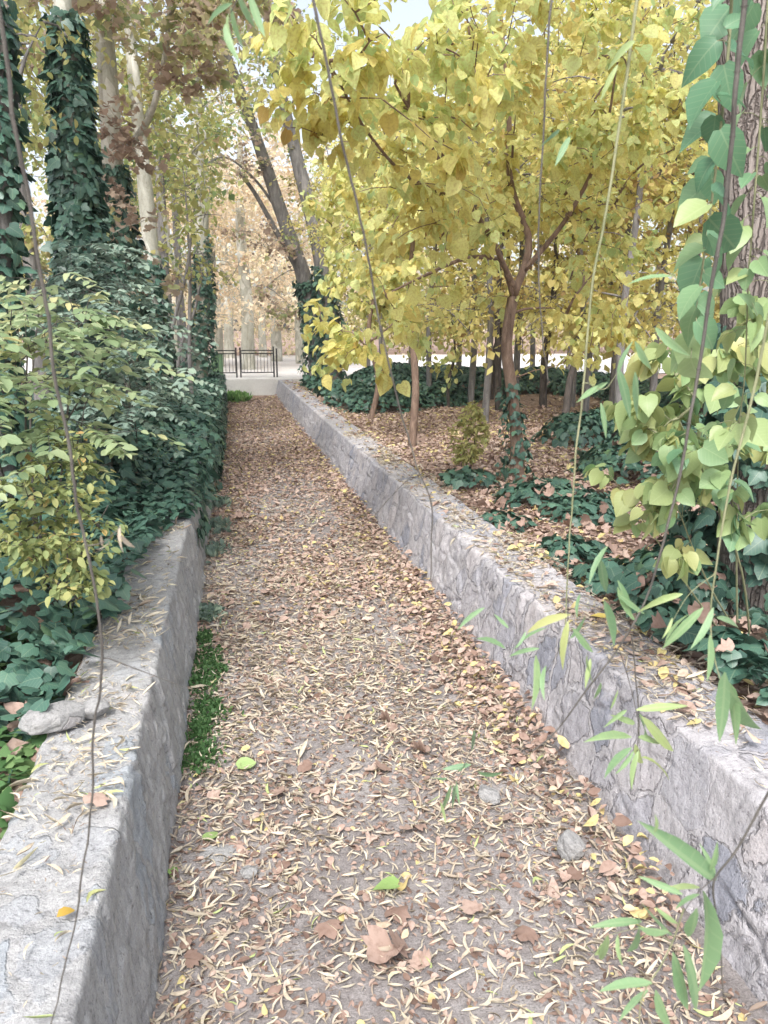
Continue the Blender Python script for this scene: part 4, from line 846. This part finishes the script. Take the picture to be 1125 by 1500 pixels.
tag(leaf_obj('weeds', T_IVY, P + np.c_[0 * P[:, :2], rng.uniform(0, .08, n)], UP + rdir(rng, n) * .5, rdir(rng, n) * [1, 1, .3], .06 * np.exp(rng.normal(0, .3, n)), rng.normal(.8, .2, n), M['moss'], None, rng, True), 'low green weeds behind the near left wall', 'weeds', kind='stuff')

# ------------------------------------------------------------------ single leaves that stand out
def one_leaf(name, label, px, py, z, size, tmpl, tint, mat, ang, rng, tilt=.15):
    p = gnd(px, py, z); D = np.array([[math.cos(ang), math.sin(ang), .0]]); N = UP[None] + rng.normal(size=(1, 3)) * tilt
    o = leaf_obj(name, tmpl, np.array([[0., 0, 0]]) - D * size * .5, N, D, np.array([size]), np.array([tint]), mat, None, rng, True); o.location = Vector((float(p[0]), float(p[1]), float(z)))
    return tag(o, label, 'leaf')
rng = np.random.default_rng(121)
one_leaf('fallen_leaf', 'pale green fallen leaf on the path opposite the loose wall stones', 362, 1121, .06, .095, T_HEART, .8, M['green_fallen'], .2, rng)
one_leaf('fallen_leaf', 'light green fallen leaf in the middle of the near path', 564, 1296, .07, .10, T_HEART, .3, M['green_fallen'], 3.0, rng)
one_leaf('fallen_leaf', 'dull green fallen leaf beside the dark flat stone', 310, 1222, .06, .075, T_HEART, .5, M['green_fallen'], 1.0, rng)
one_leaf('fallen_leaf', 'small bright green leaf against the foot of the near left wall', 258, 1276, .06, .075, T_IVY, .0, M['green_fallen'], 1.5, rng, .5)
one_leaf('fallen_leaf', 'orange yellow leaf lying on the near left wall top', 97, 1335, WTOP + .03, .055, T_OVAL, .0, M['yellow_fallen'], .7, rng)
one_leaf('fallen_leaf', 'crumpled brown plane leaf on top of the left wall', 143, 1166, WTOP + .035, .075, T_PLANE, .55, M['litter'], 1.2, rng, .4)
one_leaf('fallen_leaf', 'yellow leaf lying on the right wall top behind willow leaves', 878, 903, WTOP + .035, .10, T_OVAL, .6, M['yellow_fallen'], 2.6, rng)
for lab, px, py, s, a, tv in [('ragged brown plane leaf on the path below the light green leaf', 585, 1332, .09, .6, .3), ('curled tan plane leaf right of the light green leaf', 688, 1328, .08, 2.0, .8), ('russet curled leaf between the light green leaf and right wall', 768, 1368, .08, 4.0, .3),
                              ('rusty brown leaf resting near the grey path stone', 838, 1280, .08, 1.2, .25), ('brown crumpled leaf left of the light green leaf', 482, 1360, .09, 5.0, .4), ('tan plane leaf on the path left of the yellow patch', 408, 1160, .09, 1.0, .7), ('large tan plane leaf by the small flat rock', 612, 1098, .10, 2.4, .65)]:
    one_leaf('fallen_leaf', lab, px, py, .06, s, T_PLANE, tv * .75, M['litter'], a, rng, .3)

# ------------------------------------------------------------------ loose stones
def rock(name, label, p, size, rot, seed, cut=.0):
    import bmesh
    bm = bmesh.new(); bmesh.ops.create_icosphere(bm, subdivisions=5, radius=1); V = np.array([v.co[:] for v in bm.verts])
    f1, f2, c = voro(V[:, 0] * 1.3 + V[:, 2], V[:, 1] * 1.3 - V[:, 2] * .7, seed); d = 1 + .5 * (fbm(V * 1.1 + seed, seed, 3) - .5) + .10 * (c - .5) + .10 * (fbm(V * 4 + seed, seed + 1, 4, .6) - .5)
    V2 = V * d[:, None]; rg = np.random.default_rng(seed)
    for _ in range(7):
        nn = rdir(rg, 1)[0]; h = rg.uniform(.62, .85); dd = V2 @ nn - h; V2 = V2 - np.clip(dd, 0, None)[:, None] * nn * .85
    V2 = V2 * np.array(size)
    for v, q_ in zip(bm.verts, V2): v.co = q_
    me = bpy.data.meshes.new(name); bm.to_mesh(me); bm.free(); me.materials.append(M['boulder'])
    for pl_ in me.polygons: pl_.use_smooth = True
    o = bpy.data.objects.new(name, me); COL.objects.link(o); o.location = Vector([float(v) for v in p]); o.rotation_euler = (0, 0, rot); return tag(o, label, 'stone')
rock('loose_stone', 'large loose grey stone lying on the outer edge of the left wall', gnd(80, 1064, WTOP + .02) + [0, 0, .04], (.12, .085, .062), .4, 3)
rock('loose_stone', 'smaller loose stone touching the large one on the left wall', gnd(137, 1046, WTOP + .02) + [0, 0, .025], (.062, .06, .042), 1.2, 8)
rock('path_stone', 'upright grey stone on the path by the foot of the right wall', gnd(836, 1248, .05) + [0, 0, .03], (.055, .055, .075), .3, 14)
rock('path_stone', 'flattish grey stone among leaves near the right wall foot', gnd(718, 1168, .05) + [0, 0, .012], (.065, .05, .035), 2.0, 19)
rock('path_stone', 'dark flat stone sunk in the path near the left wall', gnd(318, 1252, .04), (.085, .09, .02), .8, 23)
rock('path_stone', 'small squared pale stone beside the dark flat stone', gnd(365, 1278, .05), (.04, .035, .025), .4, 29)

# ------------------------------------------------------------------ hanging willow twigs close to the camera
def twig(label, pts, Y, r0, r1, leaves=(), side=(), mat='twig_grey', dY=0.0, auto=None, seed=0):
    """pts in picture pixels hang in a plane Y metres ahead; leaves = (x0, y0, x1, y1, tint)"""
    rg = np.random.default_rng(400 + seed); n = len(pts); Ys = [Y + dY * i / max(1, n - 1) for i in range(n)]
    P = [at(x, y, yy) for (x, y), yy in zip(pts, Ys)]; root = thing('hanging_twig', label, 'twig', P[0]); mb = MB()
    m = 90; q = smooth_path(P, m); q[:, :2] += (fbm(q * 14, seed, 3)[:, None] - .5) * .012; mb.tube(q, np.linspace(r0, r1, m), 6)
    for i in range(3, m - 2, 6): mb.tube(np.array([q[i] - (q[i + 1] - q[i]) * .3, q[i], q[i] + (q[i + 1] - q[i]) * .3]), np.array([.2, 1.25, .2]) * np.interp(i, [0, m], [r0, r1]) * 1.15, 6, False, link='near')
    for s_ in side:
        sp = [at(x, y, Y + (d[0] if d else 0)) for x, y, *d in s_]; qq = smooth_path(sp, 24); qq[0] = q[np.argmin(np.linalg.norm(q - qq[0], axis=1))]; mb.tube(qq, np.linspace(r1 * .9, r1 * .45, 24), 5, link='near')
    mb.build('stem', M[mat], root)
    Pl, Dl, Nl, Sl, Tl = [], [], [], [], []
    for x0, y0, x1, y1, tv in leaves:
        yy = Y + rg.uniform(-.05, .05) + dY * .6; a = at(x0, y0, yy); e = at(x1, y1, yy + rg.uniform(-.03, .03)); Pl.append(a); Dl.append(e - a); Sl.append(np.linalg.norm(e - a) * 1.03); Tl.append(tv); Nl.append(-ray(x0, y0) + UP * .35 + rg.normal(size=3) * .45)
    if Pl: leaf_obj('leaves', T_LANCE, Pl, np.array(Nl), np.array(Dl), np.array(Sl), np.array(Tl), M['straw'] if auto == 'dry' else M['willow_green'], root, rg, True)
    return root
twig('long bare willow twig hanging down in front of the left wall, dry leaves on it', [(-6, -40), (8, 80), (45, 300), (80, 540), (120, 760), (142, 880), (153, 962), (147, 1020), (140, 1050), (137, 1150), (124, 1260), (105, 1370), (72, 1510)], .95, .0026, .0011,
     [(150, 800, 146, 782, .6), (160, 792, 150, 812, .5), (175, 782, 200, 806, .75), (176, 770, 172, 812, .65)], [[(153, 962), (200, 980), (268, 1006)], [(128, 800), (150, 795), (176, 772)]], auto='dry', seed=1)
twig('thin bare willow twig hanging across the path and ending before the right wall', [(452, -30), (475, 80), (505, 220), (540, 380), (560, 480), (585, 590), (610, 680), (632, 740), (632, 800), (630, 850)], 1.1, .0022, .0009,
     [(660, 800, 664, 788, .9)], [[(610, 690), (575, 725), (530, 775), (480, 810)]], auto='dry', seed=2)
twig('straight bare willow twig hanging left of the forked trunk top', [(812, -40), (803, 60), (797, 180), (790, 300), (789, 400), (796, 500), (803, 560)], 1.25, .0019, .001, seed=3)
twig('grey green willow twig hanging from the crown to the ivy patches', [(938, -40), (925, 60), (908, 180), (890, 300), (868, 420), (855, 560), (845, 660), (836, 760), (830, 870), (828, 935)], 1.2, .0026, .0011,
     [(905, 95, 880, 140, .75), (930, 60, 900, 90, .7), (850, 585, 880, 560, .45), (905, 540, 930, 615, .15), (930, 545, 945, 620, .2), (890, 560, 845, 590, .35), (880, 590, 890, 640, .3), (905, 550, 915, 500, .25), (820, 190, 800, 215, .1), (835, 200, 815, 235, .25), (930, 500, 955, 540, .4), (960, 480, 1010, 520, .45), (985, 405, 920, 415, .5)],
     [[(858, 560), (885, 570), (905, 545)]], 'twig_green', seed=4)
twig('thick willow twig sweeping down to the right wall, leafy near its tip', [(1096, -40), (1085, 60), (1072, 200), (1058, 330), (1040, 430), (1020, 560), (995, 700), (970, 800), (945, 880), (905, 950), (860, 1010), (800, 1085), (780, 1100)], 1.0, .0036, .001,
     [(905, 860, 930, 915, .5), (890, 800, 860, 850, .25), (880, 820, 885, 875, .2), (905, 850, 925, 905, .3), (850, 870, 845, 905, .3), (885, 880, 895, 940, .2), (905, 870, 950, 900, .35), (835, 900, 770, 930, .9), (832, 910, 828, 985, .85), (838, 920, 870, 955, .4), (835, 935, 865, 905, .25), (800, 920, 745, 945, .35), (790, 950, 745, 960, .3), (785, 960, 780, 1035, .55), (800, 975, 790, 1020, .4),
      (860, 960, 860, 1000, .6), (865, 965, 858, 1005, .7), (740, 950, 700, 935, .35), (710, 890, 670, 920, .3), (745, 920, 725, 900, .3), (770, 925, 755, 950, .3), (880, 1000, 872, 1030, .5)],
     [[(905, 945), (922, 1000, .0), (935, 1060), (938, 1130)], [(832, 870), (830, 920), (812, 965), (800, 985)]], 'twig_grey', seed=5)
twig('leafy willow twig drooping low before the middle of the right wall', [(925, 930), (930, 990), (935, 1050), (932, 1110), (928, 1150)], .98, .0011, .0007,
     [(918, 1040, 890, 1065, .55), (935, 1045, 965, 1080, .4), (925, 1080, 868, 1078, .55), (925, 1095, 885, 1140, .3), (935, 1100, 925, 1155, .6), (940, 1050, 1000, 1105, .75), (930, 1090, 950, 1130, .8), (935, 1080, 975, 1085, .6), (905, 1010, 895, 1040, .6), (932, 1040, 1010, 1030, .7), (928, 1100, 910, 1135, .5), (940, 1110, 990, 1120, .8), (930, 1060, 905, 1050, .6)], seed=6)
twig('willow twig curving in from the right edge before the round leaves', [(1160, 330), (1125, 470), (1098, 600), (1072, 700), (1055, 790), (1048, 840), (1040, 900), (1045, 960), (1062, 1020)], .95, .0024, .0009,
     [(1045, 890, 1010, 950, .35), (1030, 890, 970, 950, .5), (1050, 905, 1095, 915, .3), (1040, 930, 1035, 995, .45), (1062, 985, 1060, 1075, .3), (1068, 1000, 1085, 1065, .45), (1070, 1010, 1125, 1090, .4), (1010, 900, 965, 930, .55), (1045, 960, 1025, 1000, .5), (1000, 870, 940, 895, .7), (985, 905, 970, 935, .7)], [[(1048, 840), (1010, 870), (985, 910)]], 'twig_green', seed=7)
twig('near willow twig with long green leaves over the lower right wall', [(1165, 1090), (1115, 1180), (1075, 1250), (1048, 1285), (1048, 1340), (1055, 1400), (1060, 1460)], .72, .0018, .0009,
     [(1048, 1290, 955, 1218, .25), (1048, 1280, 1030, 1240, .4), (1025, 1300, 975, 1305, .7), (1030, 1305, 1058, 1425, .35), (1025, 1310, 985, 1330, .35), (1020, 1330, 1010, 1375, .4), (958, 1220, 962, 1200, .6), (1040, 1275, 1050, 1240, .5), (1000, 1310, 940, 1285, .4)],
     [[(1048, 1285), (1020, 1310, 0), (1000, 1340), (985, 1390)]], seed=8)
twig('low willow twig of drooping green leaves at the bottom right corner', [(1002, 1330), (985, 1380), (965, 1420), (945, 1450), (935, 1520)], .72, .0011, .0007,
     [(985, 1370, 925, 1330, .3), (980, 1365, 930, 1355, .45), (940, 1350, 870, 1350, .4), (985, 1395, 1010, 1480, .3), (1000, 1385, 1025, 1480, .35), (955, 1440, 880, 1452, .4), (950, 1450, 905, 1495, .35), (960, 1450, 985, 1510, .45), (890, 1370, 885, 1420, .6), (885, 1380, 870, 1400, .7), (905, 1370, 912, 1415, .6), (935, 1340, 945, 1400, .45), (960, 1330, 1000, 1350, .6)], [[(985, 1380), (940, 1360), (890, 1370)]], 'twig_green', seed=9)
twig('short willow spray hanging before the path near the small flat rock', [(700, 1040), (694, 1085), (680, 1120), (668, 1150), (660, 1180)], 1.15, .0007, .0005,
     [(694, 1070, 696, 1105, .2), (690, 1120, 650, 1128, .1), (670, 1130, 690, 1118, .2), (668, 1145, 675, 1180, .25), (660, 1150, 650, 1200, .45), (665, 1150, 672, 1195, .2), (645, 1165, 612, 1185, .8), (655, 1140, 632, 1140, .1), (700, 1130, 740, 1138, .3), (645, 1175, 650, 1205, .7)], seed=10)
twig('few willow leaves dangling into view from the top edge', [(370, -60), (358, -30), (350, 0), (340, 20)], 1.0, .001, .0006,
     [(345, -12, 375, 40, .35), (340, 5, 300, 35, .2), (338, 10, 355, 70, .4), (335, 20, 328, 50, .6), (365, -10, 385, 60, .4), (330, 35, 345, 80, .5)], seed=11)
hz = MB(); hz.box((-70, -6, -1.2), (100, 70, 16)); hm = bpy.data.materials.new('air'); hm.use_nodes = True; ht = hm.node_tree; ht.nodes.clear()
hv = ht.nodes.new('ShaderNodeVolumePrincipled'); hv.inputs['Color'].default_value = (.95, .96, 1.0, 1); hv.inputs['Density'].default_value = 0.0008; hv.inputs['Anisotropy'].default_value = 0.2
ho = ht.nodes.new('ShaderNodeOutputMaterial'); ht.links.new(hv.outputs[0], ho.inputs['Volume'])
tag(hz.build('haze', hm, None, False), kind='stuff')
print('SCENE BUILT', len(bpy.data.objects))
